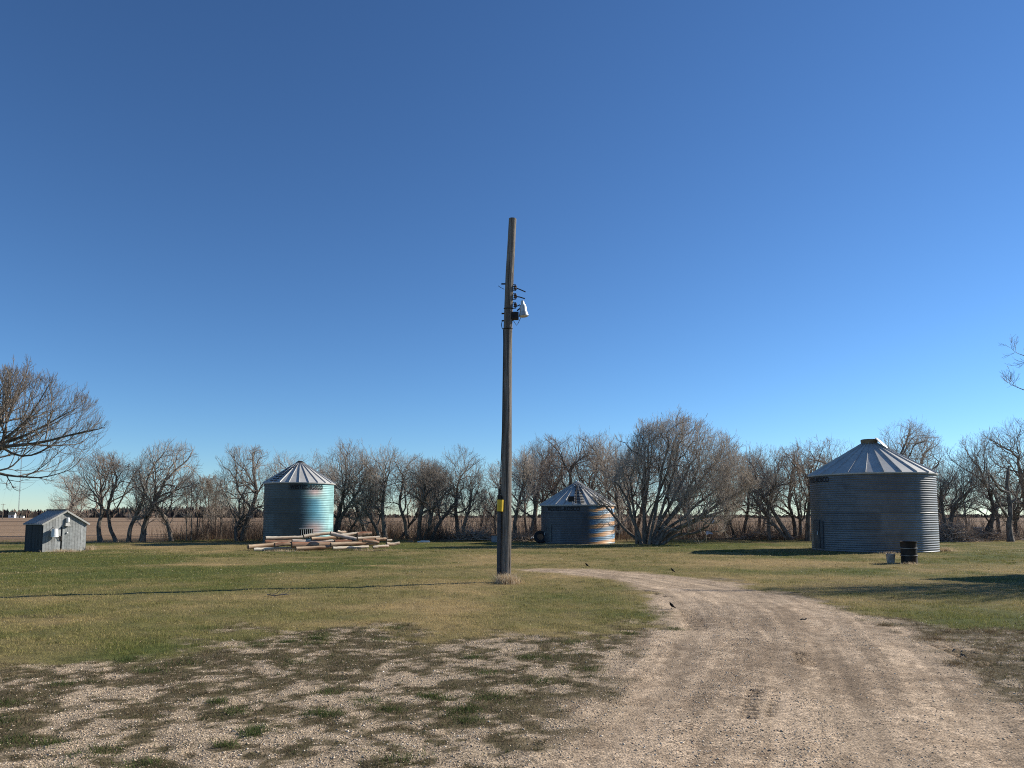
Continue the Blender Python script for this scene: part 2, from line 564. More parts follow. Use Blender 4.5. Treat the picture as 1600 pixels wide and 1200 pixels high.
rut = np.zeros(len(gx)); berm = np.zeros(len(gx))
near = (gy < 26) & (gy > 2) & (gx > -4) & (gx < 9)
off = road_off(gx[near], gy[near])
rr, bb = tracks(off)
fine = np.sin(off * 2 * PI / .11) * np.clip(rr, 0, 1)
rut[near] = rr; berm[near] = bb
streak = np.full(len(gx), .5); streak[near] = .5 * fbm(off * 4.5, gy[near] / 2.2, 89, 3) + .5 * fbm(off * 13, gy[near] / 1.4, 90, 2)
tint = tint * (1 + road * (sst(.32, .68, streak) - .5) * .42)[:, None]
brk = sst(.35, .6, fbm(gx / 1.6, gy / 2.6, 87, 3))
z = z - (.007 * rut - .003 * berm) * road * (.35 + brk)
ff = np.zeros(len(gx)); ff[near] = fine
z = z + .0022 * ff * road * brk
tint = tint * (1 - (.16 * np.clip(rut, 0, 1) * road * (brk - .15))[:, None])
# tyre tread prints pressed into the dirt: centre, length direction, length, width, lug spacing
for (p0, p1, wd, lug) in (((1178, 1078), (1170, 1128), .16, .12), ((1213, 1085), (1203, 1122), .11, .12), ((1470, 1010), (1555, 1046), .34, .10), ((1075, 951), (1090, 985), .34, .15), ((1250, 1022), (1262, 1042), .24, .09),
                          ((1005, 921), (1050, 934), .22, .10)):
    a = np.array(gpt(*p0)); b = np.array(gpt(*p1)); e = b - a; L = np.hypot(*e); e = e / L
    u = (gx - a[0]) * e[0] + (gy - a[1]) * e[1]; v = -(gx - a[0]) * e[1] + (gy - a[1]) * e[0]
    mk = sst(-.05, .1, u) * sst(-.05, .1, L - u) * sst(0, .05, wd / 2 - np.abs(v))
    if lug == .10 and wd == .34:     # long grooves
        z = z + mk * .022 * np.sin(v * 2 * PI / .085) - mk * .01
    else:
        z = z + mk * .020 * np.sin((u + .35 * np.abs(v)) * 2 * PI / lug) - mk * .010
    lug_s = np.sin(v * 2 * PI / .085) if (lug == .10 and wd == .34) else np.sin((u + .35 * np.abs(v)) * 2 * PI / lug)
    tint = tint * (1 - mk * (.05 + .68 * sst(.0, .6, -lug_s)))[:, None]     # shade in the grooves, painted into the dirt colour
# lumpy gravel / turf relief
z = z + (.010 * (fbm(gx * 7, gy * 7, 91, 2) - .5) * (sp * (1 - road) * 2 + .5)) * (gy < 30) * (gy > 3)
z = z + .045 * (fbm(gx * 2.2, gy * 2.2, 93, 3) - .5) * (1 - road) * (1 - .5 * sp) * (gy < 48) * (gy > 8)
# field beyond the trees, and the dark brush floor under them
edge = 48.0 + 1.6 * (fbm(gx / 4, gy / 9, 97, 3) - .5)
edge = np.where(gx < -21.5, 45.5, edge)
fl = sst(-.4, .6, gy - edge)
fcol = FIELD * (.78 + .5 * fbm(gx / 14, gy / 2.2, 101, 4))[:, None]
band = sst(.55, .62, fbm(gx / 300, gy / 26, 103, 3))
fcol = fcol * (1 - .22 * band)[:, None]
far = sst(190, 200, gy) * (1 - sst(214, 226, gy))
fcol = fcol * (1 - .5 * far)[:, None]
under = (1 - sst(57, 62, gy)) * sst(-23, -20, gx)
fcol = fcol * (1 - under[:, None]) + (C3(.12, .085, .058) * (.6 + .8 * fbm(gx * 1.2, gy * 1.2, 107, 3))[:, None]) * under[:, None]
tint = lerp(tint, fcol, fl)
# bare pale strip in front of the short bin
bs = blob(gx, gy, 905, 849.5, 75, 1.6)
tint = lerp(tint, np.tile(C3(.30, .25, .19), (len(gx), 1)), np.clip(bs * .9, 0, 1))
dk = blob(gx, gy, 60, 966, 75, 6) * (fbm(gx * 3, gy * 3, 109, 3) > .45)
tint = lerp(tint, np.tile(SOIL * 1.2, (len(gx), 1)), np.clip(dk * .8, 0, 1))
tint = tint * (.86 + .28 * fbm(gx * 4.2, gy * 4.2, 113, 3))[:, None]
gravel = np.clip(np.maximum(road * (.9 - .45 * np.clip(rut, 0, 1)), sp * (1 - .75 * sp_dark)), 0, 1) * (gy < 40)

nx, ny = len(xs), len(ys)
I = (np.arange(ny - 1)[:, None] * nx + np.arange(nx - 1)[None, :]).ravel()
quads = np.stack([I, I + 1, I + nx + 1, I + nx], 1)
fr = road[quads].mean(1); ff_ = fl[quads].mean(1)
isr = fr > .5; isf = (~isr) & (ff_ > .5)
GV = np.stack([gx, gy, z], 1)
for nm, msk, lab in (('lawn', ~(isr | isf), 'patchy green and straw coloured farmyard lawn'), ('gravel_driveway', isr, 'curving gravel driveway with tyre tracks'),
                     ('stubble_field', isf, 'tan stubble field reaching to the horizon')):
    q = quads[msk]
    used, inv = np.unique(q, return_inverse=True)
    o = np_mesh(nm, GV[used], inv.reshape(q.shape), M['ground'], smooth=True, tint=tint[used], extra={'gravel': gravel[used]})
    tag(o, lab, 'ground', kind='structure')


# ------------------------------------------------------------------ grass
def surf_z(x, y):
    """height of the built sheet at points (bilinear)"""
    i = np.clip(np.searchsorted(xs, x) - 1, 0, nx - 2); j = np.clip(np.searchsorted(ys, y) - 1, 0, ny - 2)
    Z = z.reshape(ny, nx)
    tx = (x - xs[i]) / (xs[i + 1] - xs[i]); ty = (y - ys[j]) / (ys[j + 1] - ys[j])
    return (Z[j, i] * (1 - tx) + Z[j, i + 1] * tx) * (1 - ty) + (Z[j + 1, i] * (1 - tx) + Z[j + 1, i + 1] * tx) * ty


def blades(x, y, h, wd, lean, col, bend=False):
    n = len(x)
    zz = surf_z(x, y) - .004
    a = rng.uniform(0, 2 * PI, n); la = rng.uniform(0, 2 * PI, n)
    px, py = np.cos(a) * wd / 2, np.sin(a) * wd / 2
    lx, ly = np.cos(la) * lean * h, np.sin(la) * lean * h
    hz = h * np.sqrt(np.clip(1 - lean ** 2, .15, 1))
    V = np.empty((n, 3, 3))
    V[:, 0] = np.stack([x - px, y - py, zz], 1); V[:, 1] = np.stack([x + px, y + py, zz], 1)
    V[:, 2] = np.stack([x + lx, y + ly, zz + hz], 1)
    return V.reshape(-1, 3), np.arange(n * 3).reshape(n, 3), np.repeat(col, 3, 0)


def sector(n, d0, d1, k=.82):
    y = np.sqrt(rng.uniform(d0 * d0, d1 * d1, n))
    return rng.uniform(-k, k, n) * y, y


GV_, GF_, GC_ = [], [], []


def push(res, acc=None):
    v, f, c = acc or (GV_, GF_, GC_)
    n = sum(len(q) for q in v)
    v.append(res[0]); f.append(res[1] + n); c.append(res[2])


GB = C3(.182, .190, .048); SB = C3(.54, .40, .19)
for d0, d1, dens, per in ((8.5, 14, 520, 5), (14, 20, 260, 5), (20, 30, 110, 5), (30, 48, 45, 5)):
    n = int(.82 * (d1 * d1 - d0 * d0) * dens)
    x, y = sector(n, d0, d1)
    rd, s_, st_ = masks(x, y)
    keep = rng.random(n) < np.clip((1 - rd * 1.6) * (1 - .93 * s_), 0, 1) * (.22 + .78 * sst(.38, .56, fbm(x * 3.1, y * 2.2, 121, 3)))
    keep &= y < 48.2
    x, y, st_ = x[keep], y[keep], st_[keep]
    k = len(x)
    X = np.repeat(x, per) + rng.normal(0, .03 * d0 / 9, k * per); Y = np.repeat(y, per) + rng.normal(0, .03 * d0 / 9, k * per)
    S = np.clip(np.repeat(st_, per) * 1.0 + rng.normal(0, .26, k * per), 0, 1)
    col = lerp(np.tile(GB, (len(X), 1)), np.tile(SB, (len(X), 1)), S) * rng.uniform(.45, 1.45, len(X))[:, None]
    hs = rng.uniform(.022, .055, len(X)) * (1.25 - .5 * np.repeat(st_, per))
    push(blades(X, Y, hs, rng.uniform(.7, 1.4, len(X)) * .0042 * max(1, d0 / 11), rng.uniform(.2, .9, len(X)), col))
# coarser clumps standing a little proud of the mown grass
x, y = sector(9000, 8.5, 34)
rd, s_, st_ = masks(x, y)
edge_ = np.exp(-((s_ - .55) / .4) ** 2) * .9 * (y < 17)
keep = rng.random(len(x)) < np.clip(.30 * sst(.5, .62, fbm(x * .8, y * .8, 123, 3)) + edge_, 0, 1) * (1 - rd) * (s_ < .95)
x, y, st_, s_ = x[keep], y[keep], st_[keep], s_[keep]
per = 26
X = np.repeat(x, per) + rng.normal(0, .055, len(x) * per); Y = np.repeat(y, per) + rng.normal(0, .055, len(x) * per)
S = np.clip(np.repeat(st_ + rng.normal(-.25, .30, len(x)) - .3 * s_, per), 0, 1)
dk_ = np.repeat(1 - .45 * s_, per)
col = lerp(np.tile(GB * .8, (len(X), 1)), np.tile(SB * .95, (len(X), 1)), S) * (rng.uniform(.5, 1.3, len(X)) * dk_)[:, None]
push(blades(X, Y, rng.uniform(.03, .085, len(X)), rng.uniform(.004, .007, len(X)) * np.maximum(1, Y / 13), rng.uniform(.2, .95, len(X)), col))
# dead leaves and pale thatch lying on the lawn
x, y = sector(9000, 8.5, 40)
rd, s_, st_ = masks(x, y)
keep = rng.random(len(x)) < (1 - rd * .8) * (.25 + .75 * sst(.45, .6, fbm(x / 1.5, y / 1.5, 127, 3)))
x, y = x[keep], y[keep]
pal = np.array([(.62, .50, .33), (.40, .29, .17), (.16, .11, .07), (.70, .62, .48)])
col = pal[rng.choice(4, len(x), p=[.35, .3, .25, .1])] * rng.uniform(.7, 1.1, len(x))[:, None]
res = blades(x, y, rng.uniform(.02, .05, len(x)), rng.uniform(.012, .028, len(x)) * np.maximum(.8, y / 18), rng.uniform(.7, .97, len(x)), col)
res[0][:, 2] += .02
push(res)
o = np_mesh('lawn_grass', np.concatenate(GV_), np.concatenate(GF_), M['blade'], tint=np.concatenate(GC_))
tag(o, 'short green and straw blades of the mown lawn', 'grass', kind='stuff')

# scrappy tufts and dead litter growing through the gravel
GV_, GF_, GC_ = [], [], []
n = 34000
x, y = sector(n, 4.3, 13.5)
rd, s_, st_ = masks(x, y)
pn = patchy(x, y)
keep = (rng.random(n) < s_ * (1 - rd * 1.3) * np.maximum(sst(.455, .53, pn) * .95, .07))
x, y = x[keep], y[keep]
for i in range(len(x)):
    q = rng.random()
    nb = int(rng.uniform(6, 24)); r = rng.uniform(.015, .07)
    if q < .012: nb, r = 230, rng.uniform(.05, .11)
    X = x[i] + rng.normal(0, r, nb); Y = y[i] + rng.normal(0, r * .8, nb)
    green = (rng.random() < .42 or q < .012) and not (x[i] > 3.2 and rng.random() < .75)
    base = C3(.060, .070, .022) if green else C3(.14, .10, .055)
    if q < .012 and green: base = C3(.075, .10, .028)
    col = base[None] * rng.uniform(.5, 1.6, nb)[:, None]
    push(blades(X, Y, rng.uniform(.012, .045, nb) * (1.7 if q < .012 else 1), rng.uniform(.003, .007, nb), rng.uniform(.3, .97, nb), col))
o = np_mesh('grass_tufts', np.concatenate(GV_), np.concatenate(GF_), M['blade'], tint=np.concatenate(GC_))
tag(o, 'dark scrappy tufts and dead litter growing through the gravel', 'grass', kind='stuff')

# loose stones
n = 420000
x, y = sector(n, 4.3, 15)
rd, s_, st_ = masks(x, y)
pn = patchy(x, y)
cl = sst(.38, .62, fbm(x * .9, y * .5, 131, 3))
rut_p, _ = tracks(road_off(x, y))
rt = rd * (.10 + .60 * cl) * (1 - .9 * np.clip(rut_p, 0, 1)) + .45 * np.exp(-((rd - .5) / .35) ** 2) * (s_ > .3)
rt = rt * (1 - np.exp(-(((x - gpt(1190, 1102)[0]) / .35) ** 2 + ((y - 6.2) / .6) ** 2) ** 2))
spd = s_ * (1 - rd) * (.12 + .85 * (1 - sst(.45, .52, pn)))
keep = rng.random(n) < np.clip(np.maximum(rt, spd), 0, 1) * np.clip(1.25 - y / 14, .12, 1)
x, y = x[keep], y[keep]; n = len(x)
r = rng.lognormal(math.log(.0060), .34, n)
r = np.clip(r, .0035, .015)
base = np.array([(1, 0, 0), (0, 1, 0), (-1, 0, 0), (0, -1, 0), (0, 0, 1), (0, 0, -1)], float)
oc = np.array([(0, 1, 4), (1, 2, 4), (2, 3, 4), (3, 0, 4), (1, 0, 5), (2, 1, 5), (3, 2, 5), (0, 3, 5)])
a = rng.uniform(0, 2 * PI, n)
P = base[None] * rng.uniform(.6, 1.3, (n, 6, 1)) * np.array([1, 1, .42]) + rng.normal(0, .12, (n, 6, 3))
ca, sa = np.cos(a)[:, None], np.sin(a)[:, None]
P = np.stack([P[..., 0] * ca - P[..., 1] * sa, P[..., 0] * sa + P[..., 1] * ca, P[..., 2]], -1) * r[:, None, None]
P[..., 0] += x[:, None]; P[..., 1] += y[:, None]; P[..., 2] += (surf_z(x, y) + r * .16)[:, None]
pal = np.array([(.56, .44, .31), (.66, .55, .42), (.44, .34, .235), (.50, .385, .265), (.32, .24, .17), (.72, .63, .51), (.50, .34, .23)])
pc = pal[rng.choice(len(pal), n, p=[.28, .17, .18, .23, .06, .05, .03])] * rng.uniform(.75, 1.12, n)[:, None]
o = np_mesh('gravel', P.reshape(-1, 3), (oc[None] + (np.arange(n) * 6)[:, None, None]).reshape(-1, 3), M['pebble'], tint=np.repeat(pc, 6, 0))
tag(o, 'loose tan and grey stones strewn over the yard', 'gravel', kind='stuff')


# ------------------------------------------------------------------ dry grass and brush under the trees
def strips(x, y, h, wd, lean, la, col, z0=None):
    """thin two-segment stems standing up, crossed pairs not needed"""
    n = len(x)
    zz = surf_z(x, y) - .02 if z0 is None else z0
    a = rng.uniform(0, 2 * PI, n)
    px, py = np.cos(a) * wd / 2, np.sin(a) * wd / 2
    V = np.empty((n, 5, 3))
    for k, (t, s) in enumerate(((0, 1), (.55, .8))):
        cx = x + np.cos(la) * lean * h * t * t; cy = y + np.sin(la) * lean * h * t * t
        cz = zz + h * t
        V[:, 2 * k] = np.stack([cx - px * s, cy - py * s, cz], 1); V[:, 2 * k + 1] = np.stack([cx + px * s, cy + py * s, cz], 1)
    V[:, 4] = np.stack([x + np.cos(la) * lean * h, y + np.sin(la) * lean * h, zz + h * np.sqrt(np.clip(1 - (lean * .6) ** 2, .3, 1))], 1)
    q = np.arange(n)[:, None] * 5 + np.array([0, 1, 3, 2]); t = np.arange(n)[:, None] * 5 + np.array([2, 3, 4])
    return V.reshape(-1, 3), [q, t], np.repeat(col, 5, 0)


n = 26000
x = rng.uniform(-22.5, 44, n); y = 47.2 + rng.gamma(1.6, 2.2, n)
dn = fbm(x / 3.0, y / 4, 141, 3)
keep = rng.random(n) < sst(.33, .62, dn)
x, y = x[keep], y[keep]; n = len(x)
pal = np.array([(.20, .145, .085), (.15, .10, .07), (.25, .19, .115), (.17, .095, .062)])
V, Fs, c = strips(x, y, rng.uniform(.12, .5, n) * (.5 + dn[keep]), rng.uniform(.012, .03, n), rng.uniform(.1, .9, n), rng.uniform(0, 2 * PI, n),
                  pal[rng.integers(0, 4, n)] * rng.uniform(.6, 1.25, n)[:, None])
tag(np_mesh('dry_grass', V, Fs, M['brush'], tint=c), 'tall dead tan grass along the foot of the tree row', 'grass', kind='stuff')
n = 24000
x = np.concatenate([rng.uniform(-24, 48, 24000), rng.uniform(-23, -4, 7000)]); y = np.concatenate([rng.uniform(48.5, 60, 24000), rng.uniform(46.5, 51, 7000)]); n = len(x)
dn = fbm(x / 2.2, y / 3, 151, 3)
keep = rng.random(n) < sst(.36, .62, dn)
x, y = x[keep], y[keep]; n = len(x)
pal = np.array([(.15, .115, .088), (.20, .155, .12), (.18, .115, .08), (.11, .08, .062)])
V, Fs, c = strips(x, y, rng.uniform(.5, 1.7, n), rng.uniform(.010, .022, n), rng.uniform(.1, .9, n), rng.uniform(0, 2 * PI, n),
                  pal[rng.integers(0, 4, n)] * rng.uniform(.6, 1.3, n)[:, None])
tag(np_mesh('underbrush', V, Fs, M['brush'], tint=c), 'leafless tangled underbrush filling the gaps between the trunks', 'brush', kind='stuff')

# far woods on the horizon
n = 5200
x = np.concatenate([rng.uniform(-640, -120, 3600), rng.uniform(-120, 700, 1600)]); y = rng.uniform(620, 700, n)
hh = rng.uniform(3.0, 7.5, n) * (.55 + .75 * fbm(x / 60, y / 200, 161, 3)) * np.where(x > -120, .55, 1) * (1 + .9 * np.exp(-((x / y + .44) / .10) ** 2))
pal = np.array([(.085, .068, .055), (.11, .085, .066), (.07, .062, .05), (.12, .08, .06)])
V, Fs, c = strips(x, y, hh, rng.uniform(2.0, 5.5, n), rng.uniform(0, .15, n), rng.uniform(0, 6, n), pal[rng.integers(0, 4, n)] * rng.uniform(.7, 1.2, n)[:, None],
                  z0=np.full(n, -.3))
tag(np_mesh('distant_wood', V, Fs, M['far_wood'], tint=c), 'far dark line of bare woods on the horizon', 'woods', kind='stuff')


# ------------------------------------------------------------------ trees
def tube_batch(P, R, sides):
    """P (B,N,3) R (B,N) -> verts, quads"""
    B, N, _ = P.shape
    T = np.empty_like(P)
    T[:, 1:-1] = P[:, 2:] - P[:, :-2]; T[:, 0] = P[:, 1] - P[:, 0]; T[:, -1] = P[:, -1] - P[:, -2]
    T /= np.linalg.norm(T, axis=2, keepdims=True) + 1e-9
    up = np.where(np.abs(T[:, :1, 2:3]) > .9, np.array([1., 0, 0]), np.array([0, 0, 1.]))
    A = np.cross(T, np.broadcast_to(up, T.shape)); A /= np.linalg.norm(A, axis=2, keepdims=True) + 1e-9
    Bn = np.cross(T, A)
    ang = np.arange(sides) * 2 * PI / sides
    V = P[:, :, None] + (A[:, :, None] * np.cos(ang)[None, None, :, None] + Bn[:, :, None] * np.sin(ang)[None, None, :, None]) * R[:, :, None, None]
    k = np.arange(sides); k2 = (k + 1) % sides
    i = (np.arange(B)[:, None, None] * N + np.arange(N - 1)[None, :, None]) * sides
    q = np.stack([i + k, i + k2, i + sides + k2, i + sides + k], -1).reshape(-1, 4)
    return V.reshape(-1, 3), q


def env_len(S, D, L, env, r):
    """shorten branches so they end near the crown's outline"""
    c, rad = env
    s = (S - c) / rad; d = D / rad
    A = (d * d).sum(1); Bq = (s * d).sum(1); Cq = (s * s).sum(1) - 1
    disc = Bq * Bq - A * Cq
    t = np.where(disc > 0, (-Bq + np.sqrt(np.maximum(disc, 0))) / A, 0)
    return np.clip(np.minimum(L, t * r.uniform(.6, 1.3, len(L))), L * .22, L)


def level(S, D, L, R, N, wig, upw, r, endr=.35):
    B = len(S)
    P = np.empty((B, N + 1, 3)); P[:, 0] = S
    d = D.copy(); stp = (L / N)[:, None]
    for i in range(N):
        d = d + r.normal(0, wig, (B, 3)); d[:, 2] += upw
        d /= np.linalg.norm(d, axis=1, keepdims=True)
        P[:, i + 1] = P[:, i] + d * stp
    t = np.linspace(0, 1, N + 1)[None]
    return P, R[:, None] * (1 - (1 - endr) * t)


def kids(P, R, k, t0, ang, r, rs=.62, t1=1.0):
    B, N1, _ = P.shape
    t = t0 + (t1 - t0) * (np.arange(k)[None] + r.random((B, k))) / k
    f = t * (N1 - 1); i = np.minimum(f.astype(int), N1 - 2); f = f - i
    b = np.arange(B)[:, None]
    S = P[b, i] * (1 - f[..., None]) + P[b, i + 1] * f[..., None]
    T = P[b, i + 1] - P[b, i]; T /= np.linalg.norm(T, axis=2, keepdims=True) + 1e-9
    rad = (R[b, i] * (1 - f) + R[b, i + 1] * f)
    az = r.uniform(0, 2 * PI) + np.arange(k)[None] * 2.4 + r.normal(0, .5, (B, k))
    ref = np.where(np.abs(T[..., 2:3]) > .9, np.array([1., 0, 0]), np.array([0, 0, 1.]))
    A = np.cross(T, ref); A /= np.linalg.norm(A, axis=2, keepdims=True) + 1e-9
    Bn = np.cross(T, A)
    an = np.radians(r.normal(ang, ang * .25, (B, k)))[..., None]
    an = an * (1 - .45 * (t[..., None] - t0) / (1.001 - t0))
    D = T * np.cos(an) + (A * np.cos(az)[..., None] + Bn * np.sin(az)[..., None]) * np.sin(an)
    return S.reshape(-1, 3), D.reshape(-1, 3), (rad * rs).ravel(), t.ravel()


def resample(pl, rad, n, r, jit):
    pl = np.array(pl, float)
    s = np.concatenate([[0], np.cumsum(np.linalg.norm(np.diff(pl, axis=0), axis=1))])
    t = np.linspace(0, s[-1], n)
    # smooth cubic-ish: linear then blur
    out = np.stack([np.interp(t, s, pl[:, k]) for k in range(3)], 1)
    for _ in range(2):
        out[1:-1] = .25 * out[:-2] + .5 * out[1:-1] + .25 * out[2:]
    out[1:] += np.cumsum(r.normal(0, jit, (n - 1, 3)), 0) * .5
    rr = np.interp(t, s, np.linspace(rad[0], rad[1], len(pl)))
    return out, rr


def make_tree_meshes(trunks, env, seed, k=(6, 6, 5, 3), lens=(.62, .42, .26, .16), limbs=(), t0=.38, upw=.05, twig=.0050, wig=.20, ang=48, size=None):
    """trunks: list of (polyline, (r0, r1)) in local space -> (trunk V,F), (crown V,F)"""
    r = np.random.default_rng(seed)
    c, rad = np.array(env[0], float), np.array(env[1], float)
    E = (c, rad)
    size = size or (rad[2] * 2 + rad[0]) / 1.5
    TV, TF, CV, CF = [], [], [], []

    def put(P, R, sides, V, Fc):
        v, q = tube_batch(P, R, sides)
        n = sum(len(a) for a in V)
        V.append(v); Fc.append(q + n)
    N0 = 14
    PP, RR = [], []
    for pl, rr in trunks:
        p, q = resample(pl, rr, N0, r, .03)
        q[0] *= 1.35; q[1] *= 1.1
        PP.append(p); RR.append(q)
    P0, R0 = np.array(PP), np.array(RR)
    put(P0, R0, 8, TV, TF)
    S, D, R, t = kids(P0, R0, k[0], t0, ang, r, .6)
    # leader at every trunk tip
    tip = P0[:, -1]; td = P0[:, -1] - P0[:, -3]; td /= np.linalg.norm(td, axis=1, keepdims=True)
    S = np.concatenate([S, tip]); D = np.concatenate([D, td]); R = np.concatenate([R, R0[:, -1] * .95])
    L = size * lens[0] * r.uniform(.7, 1.15, len(S))
    L = env_len(S, D, L, E, r)
    P1, R1 = level(S, D, L, R, 8, wig * 1.15, upw, r, .34)
    if limbs:
        lp, lr = [], []
        for pl, rr in limbs:
            p, q = resample(pl, rr, 9, r, .03)
            lp.append(p); lr.append(q)
        P1 = np.concatenate([P1, np.array(lp)]); R1 = np.concatenate([R1, np.array(lr)])
    put(P1, R1, 6, TV, TF)
    Pp, Rp = P1, R1
    for li, (N, sides) in enumerate(((7, 4), (5, 3), (4, 3))):
        S, D, R, t = kids(Pp, Rp, k[li + 1], .18 if li else .22, ang * (1.0 if li < 2 else .85), r, .62)
        S2 = Pp[:, -1]; D2 = Pp[:, -1] - Pp[:, -2]; D2 /= np.linalg.norm(D2, axis=1, keepdims=True) + 1e-9
        S = np.concatenate([S, S2]); D = np.concatenate([D, D2]); R = np.concatenate([R, Rp[:, -1]])
        R = np.maximum(R, twig)
        L = env_len(S, D, size * lens[li + 1] * r.uniform(.55, 1.2, len(S)), E, r)
        Pp, Rp = level(S, D, L, R, N, wig, upw * (1 + .5 * li), r, .4)
        Rp = np.maximum(Rp, twig * (.75 if li == 2 else .9))
        put(Pp, Rp, sides, CV, CF)
    return (np.concatenate(TV), np.concatenate(TF)), (np.concatenate(CV), np.concatenate(CF))


def tree(name, label, Y, trunks_px, rad, crown, seed, cat='tree', group='bare trees of the shelterbelt', limbs_px=(), mat='twig', depth=None, **kw):
    """trunk lines and crown outline are measured from the photograph at distance Y"""
    base = at(trunks_px[0][0][0], trunks_px[0][0][1], Y)
    gz0 = g1(base.x, Y)
    org = np.array([base.x, Y, gz0])
    r = np.random.default_rng(seed + 500)

    def loc(px, py, dy=0.0):
        p = at(px, py, Y)
        s = (Y + dy) / Y
        return np.array([p.x * s, p.y * s, (p.z - CAMH) * s + CAMH]) - org
    tr = []
    for i, line in enumerate(trunks_px):
        dy = 0 if i == 0 else r.uniform(-.6, .6)
        dend = r.uniform(-.8, .8)
        pts = [loc(px, py, dy + dend * j / len(line)) for j, (px, py) in enumerate(line)]
        pts[0][2] = g1(*(pts[0] + org)[:2]) - gz0 - .12
        tr.append((pts, (rad * (1 if i == 0 else .75), rad * .42)))
    lb = []
    for line, r0, r1 in limbs_px:
        dend = r.uniform(-1.5, 1.5)
        lb.append(([loc(px, py, dend * j / len(line)) for j, (px, py) in enumerate(line)], (r0, r1)))
    c = loc(crown[0], crown[1]); m = Y / F
    rx, rz = crown[2] * m, crown[3] * m
    env = (c, (rx, depth or rx * .9, rz))
    (tv, tf), (cv, cf) = make_tree_meshes(tr, env, seed, limbs=lb, **kw)
    e = empty(name, org, label, cat, group)
    np_mesh('trunk', tv, tf, M['bark'], e, smooth=True)
    np_mesh('crown', cv, cf, M[mat], e, smooth=False)
    return e


def copy_tree(e, loc, rz, sc, label, group=None):
    r = e.copy(); COL.objects.link(r)
    r.location = loc; r.rotation_euler = (0, 0, rz); r.scale = (sc, sc, sc * random.uniform(.92, 1.08))
    r['label'] = label
    if group: r['group'] = group
    for ch in e.children:
        c = ch.copy(); COL.objects.link(c); c.parent = r
    return r


# big spreading tree at the left edge
tree('spreading_tree', 'largest bare tree, spreading long low limbs over the grey shed', 31,
     [[(-85, 868), (-80, 800), (-62, 745), (-35, 705)]], .30, (-30, 672, 190, 98), 3, group=None,
     limbs_px=[([(-40, 712), (0, 694), (40, 696), (75, 692), (112, 678), (150, 672)], .10, .022),
               ([(-40, 722), (0, 748), (18, 742), (55, 752), (95, 742)], .08, .018),
               ([(-35, 705), (2, 705), (10, 680), (12, 640), (10, 600)], .11, .022),
               ([(5, 700), (20, 714), (50, 715), (80, 700), (120, 665)], .065, .015),
               ([(8, 685), (30, 668), (52, 640), (72, 605)], .065, .015),
               ([(10, 660), (22, 620), (38, 585)], .055, .013),
               ([(12, 690), (40, 680), (85, 655), (112, 640)], .055, .013),
               ([(-35, 705), (-60, 660), (-90, 610)], .11, .025), ([(-62, 745), (-110, 715), (-160, 690)], .10, .02)],
     k=(3, 7, 6, 4), lens=(.4, .30, .2, .13), mat='twig_dark', upw=.09, t0=.6, wig=.15, ang=40, depth=4.2, twig=.005, size=6.5)

